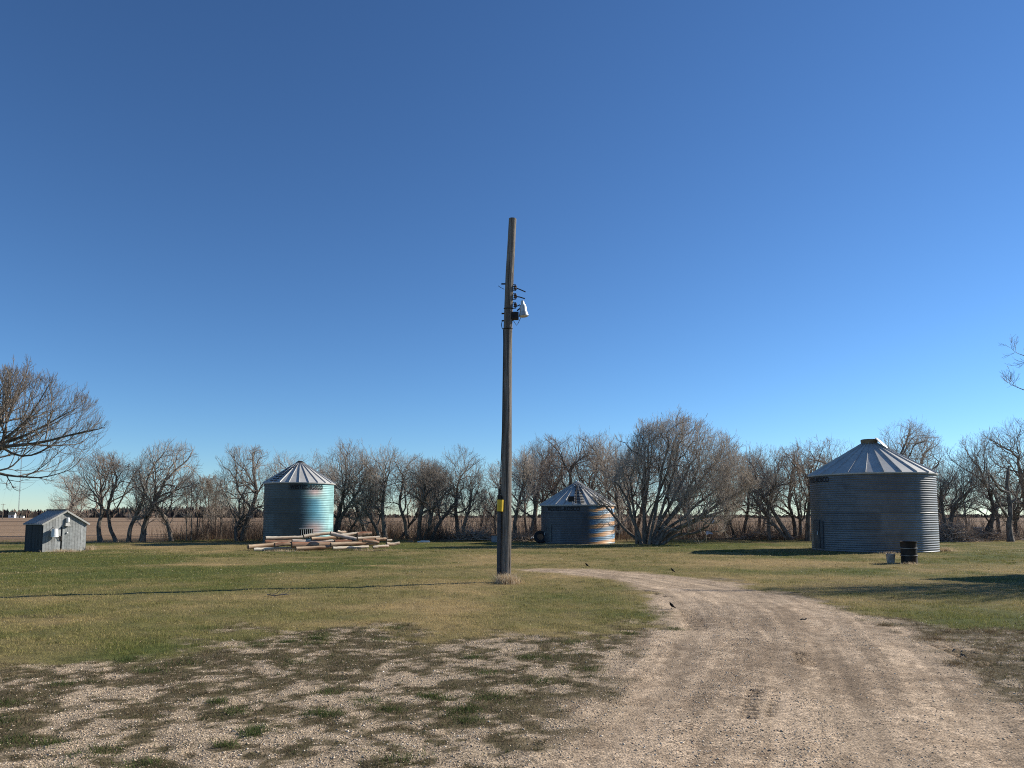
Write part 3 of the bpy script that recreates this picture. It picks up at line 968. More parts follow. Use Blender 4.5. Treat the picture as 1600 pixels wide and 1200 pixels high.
T = {}
spec = [
    # name, label, Y, trunks, radius, crown, seed, kwargs
    ('round_crowned_tree', 'round brownish tree with two dark trunks right behind the shed', 46, [[(157, 848), (153, 825), (160, 795), (158, 765)], [(183, 850), (172, 825), (168, 795), (180, 760)]], .16, (155, 775, 68, 64), 11, dict(mat='twig_red', k=(6, 6, 6, 3))),
    ('leaning_tree', 'tree with stout trunk bending right then fanning out, second right of the shed', 46, [[(222, 848), (224, 822), (236, 795), (250, 768), (258, 750)], [(268, 848), (262, 822), (250, 800), (240, 788)], [(201, 848), (203, 822), (216, 795), (222, 780)]], .19, (262, 748, 52, 60), 12, dict(k=(6, 6, 5, 3))),
    ('leaning_tree', 'tree with thick trunk slanting right, left of the teal bin', 47, [[(378, 848), (381, 825), (392, 795), (399, 772), (394, 745)], [(371, 846), (366, 825), (374, 812)]], .20, (382, 755, 48, 60), 13, dict(k=(7, 6, 5, 3))),
    ('bare_tree', 'tree showing only its top directly over the teal bin roof', 52, [[(478, 845), (476, 800), (470, 760)]], .17, (468, 752, 52, 54), 14, {}),
    ('bare_tree', 'tall forked tree touching the right edge of the teal bin', 48, [[(524, 846), (527, 815), (535, 780), (538, 755)], [(528, 846), (530, 810), (545, 790), (560, 765)]], .17, (535, 758, 50, 66), 15, dict(k=(7, 6, 5, 3))),
    ('bare_tree', 'tree with a long leaning stem behind the middle of the log pile', 49, [[(576, 846), (566, 820), (556, 792), (552, 765)], [(545, 846), (548, 825), (556, 810)]], .14, (566, 762, 46, 62), 16, {}),
    ('bare_tree', 'dark straight trunked tree behind the right end of the log pile', 48, [[(602, 846), (600, 815), (598, 785), (601, 755)], [(597, 846), (588, 825), (575, 800), (566, 790)]], .17, (606, 758, 42, 64), 17, dict(k=(7, 6, 5, 3))),
    ('bare_tree', 'first of the two slanting trees between log pile and pole, thinner trunk', 49, [[(637, 846), (634, 820), (622, 790), (628, 760)], [(625, 846), (636, 825), (648, 805), (660, 780)]], .14, (640, 766, 40, 58), 18, {}),
    ('bare_tree', 'tree with a cluster of dark trunks halfway between log pile and pole', 48, [[(655, 846), (655, 820), (660, 785), (664, 760)], [(672, 846), (684, 822), (700, 800), (712, 785)], [(662, 846), (670, 825), (676, 800)]], .16, (672, 772, 42, 56), 19, {}),
    ('bare_tree', 'taller pale topped tree just left of the wooden pole', 49, [[(716, 846), (714, 815), (712, 785), (716, 755)], [(722, 846), (728, 815), (736, 790)]], .15, (717, 757, 44, 60), 20, dict(k=(7, 6, 5, 3))),
    ('bare_tree', 'slim tree whose top is crossed by the wooden pole', 51, [[(775, 846), (772, 815), (778, 785), (780, 765)]], .12, (776, 775, 34, 52), 21, {}),
    ('bare_tree', 'tree with twisted trunks just right of the wooden pole', 48, [[(806, 846), (804, 815), (812, 785), (818, 755)], [(828, 846), (832, 815), (838, 790), (832, 765)]], .16, (815, 756, 42, 60), 22, dict(k=(7, 6, 5, 3))),
    ('bare_tree', 'brown budding tree over the left side of the short bin', 50, [[(850, 846), (852, 810), (850, 780), (848, 755)]], .15, (850, 758, 40, 56), 23, dict(mat='twig_red')),
    ('bare_tree', 'wide tree rising behind the peak of the short bin', 51, [[(888, 846), (888, 800), (892, 765), (890, 735)], [(900, 846), (912, 800), (925, 765), (932, 735)], [(885, 846), (870, 800), (862, 765)]], .19, (897, 745, 56, 64), 24, dict(k=(6, 6, 6, 3), mat='twig_red')),
    ('bare_tree', 'tree between the short bin and the huge many stemmed shrub', 50, [[(958, 846), (955, 800), (948, 765), (945, 740)], [(965, 846), (968, 805), (962, 770)]], .17, (948, 742, 46, 66), 25, dict(k=(7, 6, 5, 3))),
    ('bare_tree', 'tree filling the gap right of the huge shrub', 50, [[(1160, 842), (1165, 815), (1170, 785), (1168, 760)], [(1150, 842), (1140, 815), (1135, 790)]], .14, (1160, 766, 46, 62), 26, dict(mat='twig_red')),
    ('bare_tree', 'tree with snaking trunk that curves left, midway between shrub and big grey bin', 48, [[(1236, 842), (1222, 822), (1208, 795), (1190, 765), (1182, 742)], [(1202, 843), (1200, 815), (1198, 785), (1212, 760)], [(1232, 842), (1220, 830), (1200, 808), (1185, 785)]], .17, (1200, 752, 44, 62), 27, dict(k=(6, 6, 5, 3))),
    ('bare_tree', 'tree with crooked dark trunks, second left of the big grey bin', 49, [[(1244, 843), (1242, 815), (1232, 790), (1236, 760)], [(1250, 843), (1252, 815), (1246, 785)]], .16, (1236, 756, 38, 62), 28, dict(k=(7, 6, 5, 3))),
    ('bare_tree', 'upright tree brushing the left wall of the big grey bin', 47, [[(1262, 844), (1262, 815), (1266, 780), (1264, 750)]], .17, (1262, 752, 38, 64), 29, dict(k=(8, 6, 5, 3), mat='twig_red')),
    ('bare_tree', 'tree peeking over the left slope of the big grey bin roof', 52, [[(1308, 845), (1306, 790), (1304, 745)]], .16, (1306, 738, 40, 56), 30, dict(k=(7, 6, 5, 3))),
    ('bare_tree', 'tallest tree top rising over the right slope of the big grey bin roof', 50, [[(1412, 845), (1410, 790), (1412, 745), (1408, 715)], [(1425, 845), (1428, 790), (1440, 740)]], .20, (1418, 726, 54, 72), 31, dict(k=(7, 7, 5, 3))),
    ('bare_tree', 'tree with a bowed limb just right of the big grey bin', 48, [[(1482, 845), (1484, 815), (1488, 790), (1500, 775), (1512, 768)], [(1480, 845), (1474, 800), (1470, 765)]], .15, (1488, 748, 40, 60), 32, dict(k=(6, 6, 5, 3))),
    ('bare_tree', 'tree arching left with long sagging limbs, left of the broken trunk', 48, [[(1545, 847), (1548, 822), (1552, 800), (1544, 770), (1530, 740)], [(1535, 847), (1546, 820), (1560, 795), (1566, 790)]], .15, (1532, 745, 44, 70), 33, dict(k=(6, 6, 5, 3))),
    ('bare_tree', 'tree cut by the right edge of the photo, behind the broken trunk', 50, [[(1606, 848), (1604, 800), (1598, 760), (1590, 725)], [(1592, 848), (1586, 815), (1582, 796)]], .20, (1592, 730, 46, 80), 34, dict(k=(7, 7, 5, 3))),
]
for nm, lab, Y, tr, rad, cr, sd_, kw in spec:
    T[sd_] = tree(nm, lab, Y, tr, rad, cr, sd_, **kw)

# dead broken trunk
tree('dead_tree', 'dead tree with a thick broken off trunk, standing right of the big grey bin', 46,
     [[(1580, 850), (1577, 822), (1580, 792), (1572, 765), (1575, 737)]], .19, (1565, 765, 30, 35), 35, group=None, k=(3, 3, 3, 2), t0=.5, size=3.0,
     limbs_px=[([(1574, 808), (1565, 795), (1556, 780), (1548, 760)], .09, .03), ([(1575, 770), (1562, 765), (1553, 752), (1550, 745)], .09, .05)])

# giant many-stemmed shrub
rs = random.Random(5)
stems = []
for i in range(15):
    t = (i + .5) / 15
    ex = 962 + 206 * t + rs.uniform(-10, 10)
    top = 690 + 95 * abs(t - .42) ** 1.5 * 2 + rs.uniform(-16, 26)
    bx = 1015 + (t - .5) * 34 + rs.uniform(-6, 6)
    mx = bx + (ex - bx) * .42; my = 848 - (848 - top) * (.40 - .10 * abs(t - .5))
    mx2 = bx + (ex - bx) * .72
    stems.append([(bx, 850), (bx + (ex - bx) * .12, 828), (mx, my), (mx2 + rs.uniform(-6, 6), my - (my - top) * .45), (ex, top + 12)])
stems.append([(1025, 848), (1060, 825), (1092, 808), (1125, 800), (1150, 782)])
stems.append([(1030, 848), (1060, 833), (1085, 836), (1104, 824)])
stems.append([(1005, 848), (975, 825), (960, 805), (945, 790)])
order = [8] + [i for i in range(len(stems)) if i != 8]
tree('giant_shrub', 'huge spreading leafless shrub with many dark stems from one base', 41.8, [stems[i] for i in order], .13,
     (1064, 754, 106, 102), 36, cat='shrub', group=None, k=(4, 5, 4, 3), t0=.36, lens=(.36, .28, .20, .13), size=6.4, ang=40, upw=.08, depth=2.6, wig=.22, twig=.0055)

# pale saplings right of the leaning tree
for i, (px, top, lab) in enumerate([(300, 742, 'pale thin sapling, first right of the bending tree near the shed'), (318, 752, 'pale thin sapling in the middle of the three by the field'), (338, 748, 'pale thin sapling nearest the slanting tree by the teal bin')]):
    s = random.Random(40 + i)
    tree('sapling', lab, 47 + i, [[(px + j * 7 - 8, 846), (px + j * 8 - 8 + s.uniform(-3, 3), 815), (px + j * 9 - 9 + s.uniform(-4, 4), 785), (px + (j - 1) * 11, top + 18)] for j in range(3)], .05,
         (px, top + 44, 24, 50), 40 + i, group='pale saplings beside the field', k=(5, 5, 5, 3), lens=(.5, .35, .22, .12), ang=36, twig=.0045)

# back row: copies of the above, set a few metres behind
back = [(13, 108, 55, .8, 'shaggy low tree seen low behind the left side of the round brownish tree'), (20, 345, 60, .62, 'small bushy tree in the far row left of the teal bin'),
        (17, 430, 57, .95, 'back row tree half hidden by the left wall of the teal bin'), (22, 505, 58, .95, 'back row tree right over the right roof edge of the teal bin'),
        (28, 585, 58, .9, 'back row tree in the gap behind the log pile centre'), (31, 655, 60, .82, 'back row tree behind the dark trunk cluster by the log pile'),
        (15, 690, 57, .8, 'back row tree in the gap left of the pale topped tree'), (19, 750, 58, .72, 'low back row tree in the gap left of the wooden pole'),
        (25, 835, 58, 1.0, 'back row tree right of the pole, behind the twisted trunks'), (29, 872, 60, 1.1, 'back row tree over the left roof slope of the short bin'),
        (23, 925, 56, 1.2, 'back row tree over the right roof slope of the short bin'), (24, 985, 58, 1.05, 'back row tree behind the left half of the huge shrub'),
        (27, 1085, 57, 1.0, 'back row tree behind the right half of the huge shrub'), (28, 1135, 56, 1.0, 'back row tree behind the right rim of the huge shrub'),
        (20, 1185, 57, 1.0, 'back row tree behind the snaking trunk'), (17, 1280, 58, 1.05, 'back row tree over the left eave of the big grey bin'),
        (16, 1345, 58, 1.15, 'back row tree hidden mostly by the cap of the big grey bin'), (22, 1462, 57, 1.0, 'back row tree over the right eave of the big grey bin'),
        (26, 1510, 58, .75, 'low back row tree in the open gap left of the broken trunk'), (32, 1560, 58, 1.0, 'back row tree behind the broken trunk'),
        (33, 230, 58, .62, 'low back row tree behind the bending tree near the shed'), (21, 1620, 58, 1.1, 'back row tree at the right border of the photo')]
for i, (src, px, Y, sc, lab) in enumerate(back):
    p = at(px, 806, Y)
    copy_tree(T[src], (p.x, Y, g1(p.x, Y)), random.uniform(0, 6.28), sc, lab, 'back row of bare trees')

# thicket of thin saplings and suckers between the trunks (nobody could count it)
r = np.random.default_rng(77)
n = 1500
x = r.uniform(-23, 46, n); y = r.uniform(49, 60, n)
keep = r.random(n) < sst(.34, .6, fbm(x / 3.0, y / 4, 171, 3))
x, y = x[keep], y[keep]; n = len(x)
S = np.stack([x, y, gz(x, y) - .05], 1)
D = np.stack([r.normal(0, .28, n), r.normal(0, .28, n), np.ones(n)], 1); D /= np.linalg.norm(D, axis=1, keepdims=True)
TV, TF = [], []
P, Rr = level(S, D, r.uniform(1.2, 3.3, n), r.uniform(.010, .024, n), 7, .13, .03, r, .3)
for (k_, ln_, tw_) in ((0, 0, 0), (7, .38, .006), (4, .45, .0045)):
    if k_:
        S2, D2, R2, tt = kids(P, Rr, k_, .2, 38, r, .6)
        L2 = np.repeat(np.linalg.norm(P[:, -1] - P[:, 0], axis=1), k_) * ln_ * r.uniform(.4, 1.1, len(S2))
        P, Rr = level(S2, D2, L2, np.maximum(R2, tw_), 4, .14, .06, r, .45)
        Rr = np.maximum(Rr, tw_ * .8)
    v, q = tube_batch(P, Rr, 3)
    q = q + sum(len(a) for a in TV)
    TV.append(v); TF.append(q)
tag(np_mesh('thicket', np.concatenate(TV), np.concatenate(TF), M['twig_red']), 'tangle of thin bare saplings and suckers between the tree trunks', 'brush', kind='stuff')

# tree beyond the right border: a few twigs reach in, and its shade falls across the yard
e = tree('bare_tree', 'bare tree beyond the right border whose twigs just reach into the sky', 19.5,
         [[(1925, 900), (1920, 800), (1914, 720), (1906, 672)], [(1927, 900), (1945, 790), (1975, 710)]], .2, (1906, 612, 225, 98), 37, group=None,
         limbs_px=[([(1916, 740), (1820, 690), (1710, 645), (1596, 610), (1590, 602)], .06, .006), ([(1909, 690), (1800, 620), (1700, 580), (1600, 561), (1592, 552)], .06, .006), ([(1920, 770), (1840, 740), (1750, 715), (1690, 700)], .06, .012)],
         k=(7, 7, 6, 3), twig=.004, depth=3.4)
if 'group' in e: del e['group']


# brush piles and fallen limbs at the right
def brush_pile(label, px, py, Y, wpx, hpx, n, seed):
    r = np.random.default_rng(seed)
    b = at(px, py, Y); m = Y / F
    zg = g1(b.x, Y)
    e = None
    S = np.stack([r.normal(0, wpx * m * .35, n), r.normal(0, .5, n), np.zeros(n)], 1)
    hmax = hpx * m * np.exp(-(S[:, 0] / (wpx * m * .5)) ** 2)
    S[:, 2] = r.uniform(0, 1, n) ** .8 * hmax * .75
    D = np.stack([r.normal(0, 1, n), r.normal(0, .5, n), r.normal(.1, .35, n)], 1); D /= np.linalg.norm(D, axis=1, keepdims=True)
    P, R = level(S, D, r.uniform(.5, 1.4, n), r.choice([.01, .014, .03], n, p=[.6, .3, .1]), 5, .22, .0, r, .4)
    P[..., 2] = np.maximum(P[..., 2], .01)
    v, q = tube_batch(P, R, 4)
    o = np_mesh('brush_pile', v, q, M['twig_red'])
    o.location = (b.x, Y, zg)
    return tag(o, label, 'brush pile', 'brush piles under the trees')


brush_pile('tall rounded heap of brown branches against the right side of the big grey bin', 1488, 843, 46.5, 42, 34, 700, 61)
brush_pile('low tangle of cut branches between the log pile and the wooden pole', 738, 845, 48, 44, 16, 420, 62)
brush_pile('dark heap of branches just left of the short bin', 815, 843, 47, 30, 12, 220, 63)
brush_pile('dark flat heap of branches under the trees left of the big grey bin', 1190, 840, 49, 70, 16, 420, 64)
brush_pile('long low heap of branches at the foot of the broken trunk', 1555, 846, 48, 60, 14, 300, 65)


# ------------------------------------------------------------------ grain bins
def cyl(c, th, R, z, face, right):
    return Vector((c[0] + R * (face[0] * math.cos(th) + right[0] * math.sin(th)), c[1] + R * (face[1] * math.cos(th) + right[1] * math.sin(th)), z))


def grain_bin(label, px, Y, R, H, rh, nrib, colfn, seed, cap_r=.26, overhang=.09, corr=.012, wmat='wall'):
    P = at(px, 806, Y)
    cx, cy = P.x, Y
    zg = g1(cx, cy)
    d = math.hypot(cx, cy)
    face = (-cx / d, -cy / d); right = (-face[1], face[0])
    e = empty('grain_bin', (cx, cy, zg), label, 'grain bin', 'corrugated steel grain bins')
    r = np.random.default_rng(seed)
    na = 128
    zz = np.arange(-.12, H + 1e-6, .1 / 6)
    th = np.linspace(-PI, PI, na, endpoint=False)
    TH, ZZ = np.meshgrid(th, zz)
    seam = ((ZZ % .86) < .03)
    RR = R + corr * np.sin(2 * PI * ZZ / .1) + .006 * seam
    X = RR * (face[0] * np.cos(TH) + right[0] * np.sin(TH)); Yy = RR * (face[1] * np.cos(TH) + right[1] * np.sin(TH))
    V = np.stack([X.ravel(), Yy.ravel(), ZZ.ravel()], 1)
    i, j = np.meshgrid(np.arange(len(zz) - 1), np.arange(na), indexing='ij')
    q = np.stack([i * na + j, i * na + (j + 1) % na, (i + 1) * na + (j + 1) % na, (i + 1) * na + j], -1).reshape(-1, 4)
    # sheet-by-sheet tone
    row = np.floor(ZZ / .86).astype(int)
    colu = np.floor((TH + PI) / (2 * PI) * 7 + .37 * (row % 3)).astype(int)
    tone = .76 + .40 * _h(row, colu, seed)
    tone = tone * np.where(seam, .8, 1) * (.93 + .14 * vn(TH * 5, ZZ * .7, seed + 3))
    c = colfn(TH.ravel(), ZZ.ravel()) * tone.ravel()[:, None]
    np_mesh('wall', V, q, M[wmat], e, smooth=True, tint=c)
    # roof
    mb = MB()
    Re, Rt = R + overhang, cap_r
    z0, z1 = H - .04, H + rh
    ring = lambda rad, z_: [Vector((rad * math.cos(2 * PI * k / nrib), rad * math.sin(2 * PI * k / nrib), z_)) for k in range(nrib)]
    vs = ring(Re - .01, z0 - .06) + ring(Re, z0) + ring(Rt, z1)
    fs = []
    for s in range(2):
        for k in range(nrib):
            fs.append((s * nrib + k, s * nrib + (k + 1) % nrib, (s + 1) * nrib + (k + 1) % nrib, (s + 1) * nrib + k))
    fs.append(tuple(range(3 * nrib - 1, 2 * nrib - 1, -1)[::-1]))
    mb.add(vs, fs)
    ro = mb.build('roof', M['roof'], e)
    rb = MB()
    for k in range(nrib):
        a = 2 * PI * k / nrib
        p0 = Vector((Re * math.cos(a), Re * math.sin(a), z0)); p1 = Vector((Rt * math.cos(a), Rt * math.sin(a), z1))
        ax = (p1 - p0).normalized(); sidev = Vector((-math.sin(a), math.cos(a), 0)); nrm = ax.cross(sidev)
        if nrm.z < 0: nrm = -nrm
        hw, hh = .016, .05
        vv = [p0 + sidev * hw - nrm * .01, p0 - sidev * hw - nrm * .01, p0 - sidev * hw * .6 + nrm * hh, p0 + sidev * hw * .6 + nrm * hh,
              p1 + sidev * hw * .7 - nrm * .01, p1 - sidev * hw * .7 - nrm * .01, p1 - sidev * hw * .5 + nrm * hh * .8, p1 + sidev * hw * .5 + nrm * hh * .8]
        rb.add(vv, [(0, 1, 2, 3), (7, 6, 5, 4), (1, 5, 6, 2), (2, 6, 7, 3), (3, 7, 4, 0)])
    ribs = rb.build('roof_ribs', M['rib'], ro)
    ribs.name = 'roof_rib'
    return e, ro, face, right, (R, H, rh, Re, Rt, z0, z1)


def lettering(text, e, face, right, R, th0, th1, zlo, zhi, parent):
    fc = bpy.data.curves.new('lettering', 'FONT')
    fc.body = text; fc.extrude = 0; fc.offset = .022; fc.space_character = 1.06
    fo = bpy.data.objects.new('lettering_tmp', fc)
    COL.objects.link(fo)
    dg = bpy.context.evaluated_depsgraph_get(); dg.update()
    me = bpy.data.meshes.new_from_object(fo.evaluated_get(dg))
    bpy.data.objects.remove(fo); bpy.data.curves.remove(fc)
    n = len(me.vertices)
    co = np.empty(n * 3); me.vertices.foreach_get('co', co); co = co.reshape(-1, 3)
    x0, x1 = co[:, 0].min(), co[:, 0].max(); y0, y1 = co[:, 1].min(), co[:, 1].max()
    th = th0 + (co[:, 0] - x0) / (x1 - x0) * (th1 - th0)
    zz = zlo + (co[:, 1] - y0) / (y1 - y0) * (zhi - zlo)
    Rr = R + .024
    new = np.stack([Rr * (face[0] * np.cos(th) + right[0] * np.sin(th)), Rr * (face[1] * np.cos(th) + right[1] * np.sin(th)), zz], 1)
    me.vertices.foreach_set('co', new.ravel().astype(np.float32))
    me.materials.clear(); me.materials.append(M['paint_black'])
    me.update()
    o = bpy.data.objects.new('lettering', me)
    COL.objects.link(o); o.parent = parent
    return o


def curved_panel(mb, face, right, R, th0, th1, z0, z1, thick=.03, n=8):
    vs = []
    for rr in (R, R + thick):
        for zz in (z0, z1):
            for k in range(n + 1):
                t = th0 + (th1 - th0) * k / n
                vs.append((rr * (face[0] * math.cos(t) + right[0] * math.sin(t)), rr * (face[1] * math.cos(t) + right[1] * math.sin(t)), zz))
    m = n + 1
    fs = []
    for k in range(n):
        fs.append((2 * m + k, 2 * m + k + 1, 3 * m + k + 1, 3 * m + k))
        fs.append((k, m + k, m + k + 1, k + 1))
        fs.append((m + k, 3 * m + k, 3 * m + k + 1, m + k + 1))
        fs.append((k + 1, 2 * m + k + 1, 2 * m + k, k))
    fs.append((0, 2 * m, 3 * m, m)); fs.append((n, m + n, 3 * m + n, 2 * m + n))
    return mb.add(vs, fs)


def roof_pt(face, right, th, t, dims, lift=0.0):
    R, H, rh, Re, Rt, z0, z1 = dims
    rad = Re + (Rt - Re) * t
    zz = z0 + (z1 - z0) * t + lift
    return Vector((rad * (face[0] * math.cos(th) + right[0] * math.sin(th)), rad * (face[1] * math.cos(th) + right[1] * math.sin(th)), zz))


def roof_ladder(name, ro, face, right, th, dims, t0, t1, width, n, parent_mat):
    mb = MB()
    for k in range(n):
        t = t0 + (t1 - t0) * k / (n - 1)
        rad = dims[3] + (dims[4] - dims[3]) * t
        hw = min(width / 2 / rad, .5)
        mb.tube([roof_pt(face, right, th - hw, t, dims, .05), roof_pt(face, right, th + hw, t, dims, .05)], .022, 6)
    return mb.build(name, parent_mat, ro)


GREY = np.array([.160, .164, .170])

# big plain bin at the right
e, ro, f_, r_, dm = grain_bin('largest grey corrugated grain bin with black barrel before it', 1363, 34.7, 2.68, 3.54, 1.46, 24,
                              lambda th, zz: np.tile(GREY, (len(th), 1)), 5, cap_r=.32, corr=.008)
lettering('WESTEEL-ROSCO', e, f_, r_, 2.68, math.radians(-84), math.radians(-40), 3.14, 3.38, e)
d = curved_panel(MB(), f_, r_, 2.67, math.radians(-68), math.radians(-55), .12, 1.40, .05).build('door', M['door'], e)
curved_panel(MB(), f_, r_, 2.67, math.radians(-53.5), math.radians(-49.5), .10, 1.36, .055).build('door_jamb', M['door'], e)
MB().tube([cyl((0, 0), math.radians(-57), 2.74, .9, f_, r_), cyl((0, 0), math.radians(-57), 2.78, .72, f_, r_)], .02, 6).build('handle', M['lamp_metal'], d)
cp = MB().lathe([(.40, dm[6] - .16), (.42, dm[6] - .02), (.36, dm[6] + .02)], 20).build('cap_collar', M['cap_brown'], ro)
cp = MB().lathe([(.36, dm[6] + .02), (.38, dm[6] + .16), (.34, dm[6] + .20), (.05, dm[6] + .21)], 20).build('roof_cap', M['cap_brown'], ro)
ld = Matrix.Rotation(math.radians(40), 3, 'Y') @ Matrix.Rotation(math.radians(26), 3, 'X')
MB().lathe([(.36, -.025), (.37, 0), (.30, .03), (.05, .045)], 24, cyl((0, 0), math.radians(62), .58, dm[6] + .0, f_, r_), ld).build('lid', M['cap_pale'], ro)


# tall teal bin at the left
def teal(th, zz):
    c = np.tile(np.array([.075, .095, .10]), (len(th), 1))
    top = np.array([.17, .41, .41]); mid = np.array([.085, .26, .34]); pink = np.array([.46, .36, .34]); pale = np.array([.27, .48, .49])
    lit = sst(-.05, .45, th) * (1 - sst(2.2, 2.8, th))  # sunlight painted into the colour: sun side brighter, the rest kept dark
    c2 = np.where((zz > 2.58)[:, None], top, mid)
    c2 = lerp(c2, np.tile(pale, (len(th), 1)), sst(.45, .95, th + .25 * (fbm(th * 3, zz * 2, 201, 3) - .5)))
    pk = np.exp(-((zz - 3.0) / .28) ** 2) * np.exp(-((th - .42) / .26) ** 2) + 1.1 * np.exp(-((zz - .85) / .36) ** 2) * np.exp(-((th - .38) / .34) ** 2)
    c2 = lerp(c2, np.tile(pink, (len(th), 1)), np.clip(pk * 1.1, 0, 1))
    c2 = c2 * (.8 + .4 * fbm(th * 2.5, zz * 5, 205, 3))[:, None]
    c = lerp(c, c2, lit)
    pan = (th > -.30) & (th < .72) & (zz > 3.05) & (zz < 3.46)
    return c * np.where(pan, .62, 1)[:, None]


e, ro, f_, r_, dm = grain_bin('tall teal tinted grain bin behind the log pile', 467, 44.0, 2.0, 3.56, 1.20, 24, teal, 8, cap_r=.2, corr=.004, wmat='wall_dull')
lettering('WESTEEL-ROSCO', e, f_, r_, 2.0, math.radians(-15), math.radians(40), 3.13, 3.38, e)
roof_ladder('roof_ladder', ro, f_, r_, math.radians(-47), dm, .06, .8, .55, 9, M['black_metal'])
MB().lathe([(.22, dm[6] - .06), (.24, dm[6] + .05), (.1, dm[6] + .12), (.02, dm[6] + .13)], 16).build('roof_cap', M['black_metal'], ro)
hb = MB()
for k in range(6):
    hb.tube([cyl((0, 0), .08 + k * .055, 2.05, .35, f_, r_), cyl((0, 0), .08 + k * .055, 2.05, .85, f_, r_)], .016, 6)
hb.tube([cyl((0, 0), .02 + k * .05, 2.05, .86, f_, r_) for k in range(9)], .024, 6)
gr = curved_panel(MB(), f_, r_, 1.995, .04, .40, .32, .84, .025).build('unloading_hatch', M['black_metal'], e)
hb.build('hatch_bars', M['lamp_metal'], gr)


# short bin in the middle: rainbow sheen and sunlit side painted into its colour
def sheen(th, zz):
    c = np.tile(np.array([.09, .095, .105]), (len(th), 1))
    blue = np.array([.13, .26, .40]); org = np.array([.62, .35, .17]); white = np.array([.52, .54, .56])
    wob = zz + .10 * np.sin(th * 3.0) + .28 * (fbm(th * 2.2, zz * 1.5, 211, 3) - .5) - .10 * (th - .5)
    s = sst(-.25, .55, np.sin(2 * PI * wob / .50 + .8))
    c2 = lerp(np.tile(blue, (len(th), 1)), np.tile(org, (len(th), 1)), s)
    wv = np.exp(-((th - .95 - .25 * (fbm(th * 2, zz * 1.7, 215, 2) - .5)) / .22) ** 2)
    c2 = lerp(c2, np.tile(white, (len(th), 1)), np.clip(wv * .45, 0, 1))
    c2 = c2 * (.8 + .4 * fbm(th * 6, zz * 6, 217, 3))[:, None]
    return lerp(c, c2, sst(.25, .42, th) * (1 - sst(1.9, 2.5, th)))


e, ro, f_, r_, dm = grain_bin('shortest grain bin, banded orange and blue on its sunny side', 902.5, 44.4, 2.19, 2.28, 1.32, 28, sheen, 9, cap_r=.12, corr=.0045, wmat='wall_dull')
lettering('WESTEEL-ROSCO', e, f_, r_, 2.19, math.radians(-53), math.radians(3.5), 1.88, 2.13, e)
d = curved_panel(MB(), f_, r_, 2.18, math.radians(-64), math.radians(-43), .12, 1.10, .05).build('door', M['door'], e)
MB().tube([cyl((0, 0), math.radians(-58), 2.25, .66, f_, r_), cyl((0, 0), math.radians(-58), 2.28, .5, f_, r_)], .02, 6).build('handle', M['lamp_metal'], d)
roof_ladder('roof_ladder', ro, f_, r_, math.radians(4), dm, .04, .86, .46, 13, M['black_metal'])
rails = MB()
rails.tube([roof_pt(f_, r_, math.radians(-3), .04 + k * .1, dm, .06) for k in range(9)], .03, 6)
rails.build('ladder_rail', M['black_metal'], ro)
hm = MB()
pc = roof_pt(f_, r_, math.radians(-11), .18, dm, .10)
rt = Matrix.Rotation(math.atan2(f_[1], f_[0]) + PI / 2, 3, 'Z')
hm.box(pc, (.34, .30, .28), rt)
hm.build('roof_hatch', M['black_metal'], ro)
MB().lathe([(.14, dm[6] - .05), (.15, dm[6] + .04), (.06, dm[6] + .10), (.02, dm[6] + .11)], 14).build('roof_cap', M['cap_pale'], ro)


# building beyond the right border (its shade crosses the lawn)
gtip = gpt(1432, 904)
ridge_h = 4.4
Ls = ridge_h / math.tan(EL)
eb = empty('farm_shed', (gtip[0] + Ls * math.sin(AZ), gtip[1] + Ls * math.cos(AZ), 0), 'lean-to farm shed beyond the right border, seen only by its shade on the lawn', 'shed')
wb = MB()
lo, ln, wd_ = 2.9, 4.5, 3.0
wb.add([(0, 0, -.1), (ln, 0, -.1), (ln - .28, -wd_, -.1), (-.28, -wd_, -.1), (0, 0, ridge_h - .08), (ln, 0, ridge_h - .08), (ln - .28, -wd_, lo), (-.28, -wd_, lo)],
       [(1, 0, 4, 5), (0, 3, 7, 4), (3, 2, 6, 7), (2, 1, 5, 6)])
wb.build('wall', M['barn'], eb)
rb = MB()
rb.add([(0, .0, ridge_h - .07), (ln, .0, ridge_h - .07), (ln - .3, -wd_ - .1, lo - .04), (-.3, -wd_ - .1, lo - .04), (0, 0, ridge_h), (ln, 0, ridge_h), (ln - .3, -wd_ - .1, lo + .03), (-.3, -wd_ - .1, lo + .03)],
       [(0, 1, 2, 3), (7, 6, 5, 4), (0, 4, 5, 1), (1, 5, 6, 2), (2, 6, 7, 3), (3, 7, 4, 0)])
rb.build('roof', M['shed_roof'], eb)


# ------------------------------------------------------------------ utility pole
Yp = 18.15
axis_px = [(789.5, 916), (789.5, 905), (790.2, 850), (791, 780), (791.7, 700), (792.4, 600), (793.2, 530), (794.6, 480), (796.3, 430), (798.8, 385), (801, 342)]
rad_px = [8.9, 8.8, 8.6, 8.3, 8.0, 7.4, 7.1, 6.8, 6.6, 6.3, 6.1]
pb = at(789.5, 905, Yp); zp = g1(pb.x, Yp)
ep = empty('utility_pole', (pb.x, Yp, zp), 'weathered wooden utility pole leaning slightly, with yard light and yellow marker', 'pole')
org = Vector((pb.x, Yp, zp))
m_ = Yp / F
ppts = [at(px, py, Yp) - org for px, py in axis_px]
dense, dr = [], []
for i in range(len(ppts) - 1):
    for k in range(5):
        t = k / 5
        dense.append(ppts[i].lerp(ppts[i + 1], t)); dr.append((rad_px[i] * (1 - t) + rad_px[i + 1] * t) * m_)
dense.append(ppts[-1]); dr.append(rad_px[-1] * m_)
post = MB().tube(dense, dr, 28).build('post', M['pole'], ep)
sharp_smooth(post, 50)
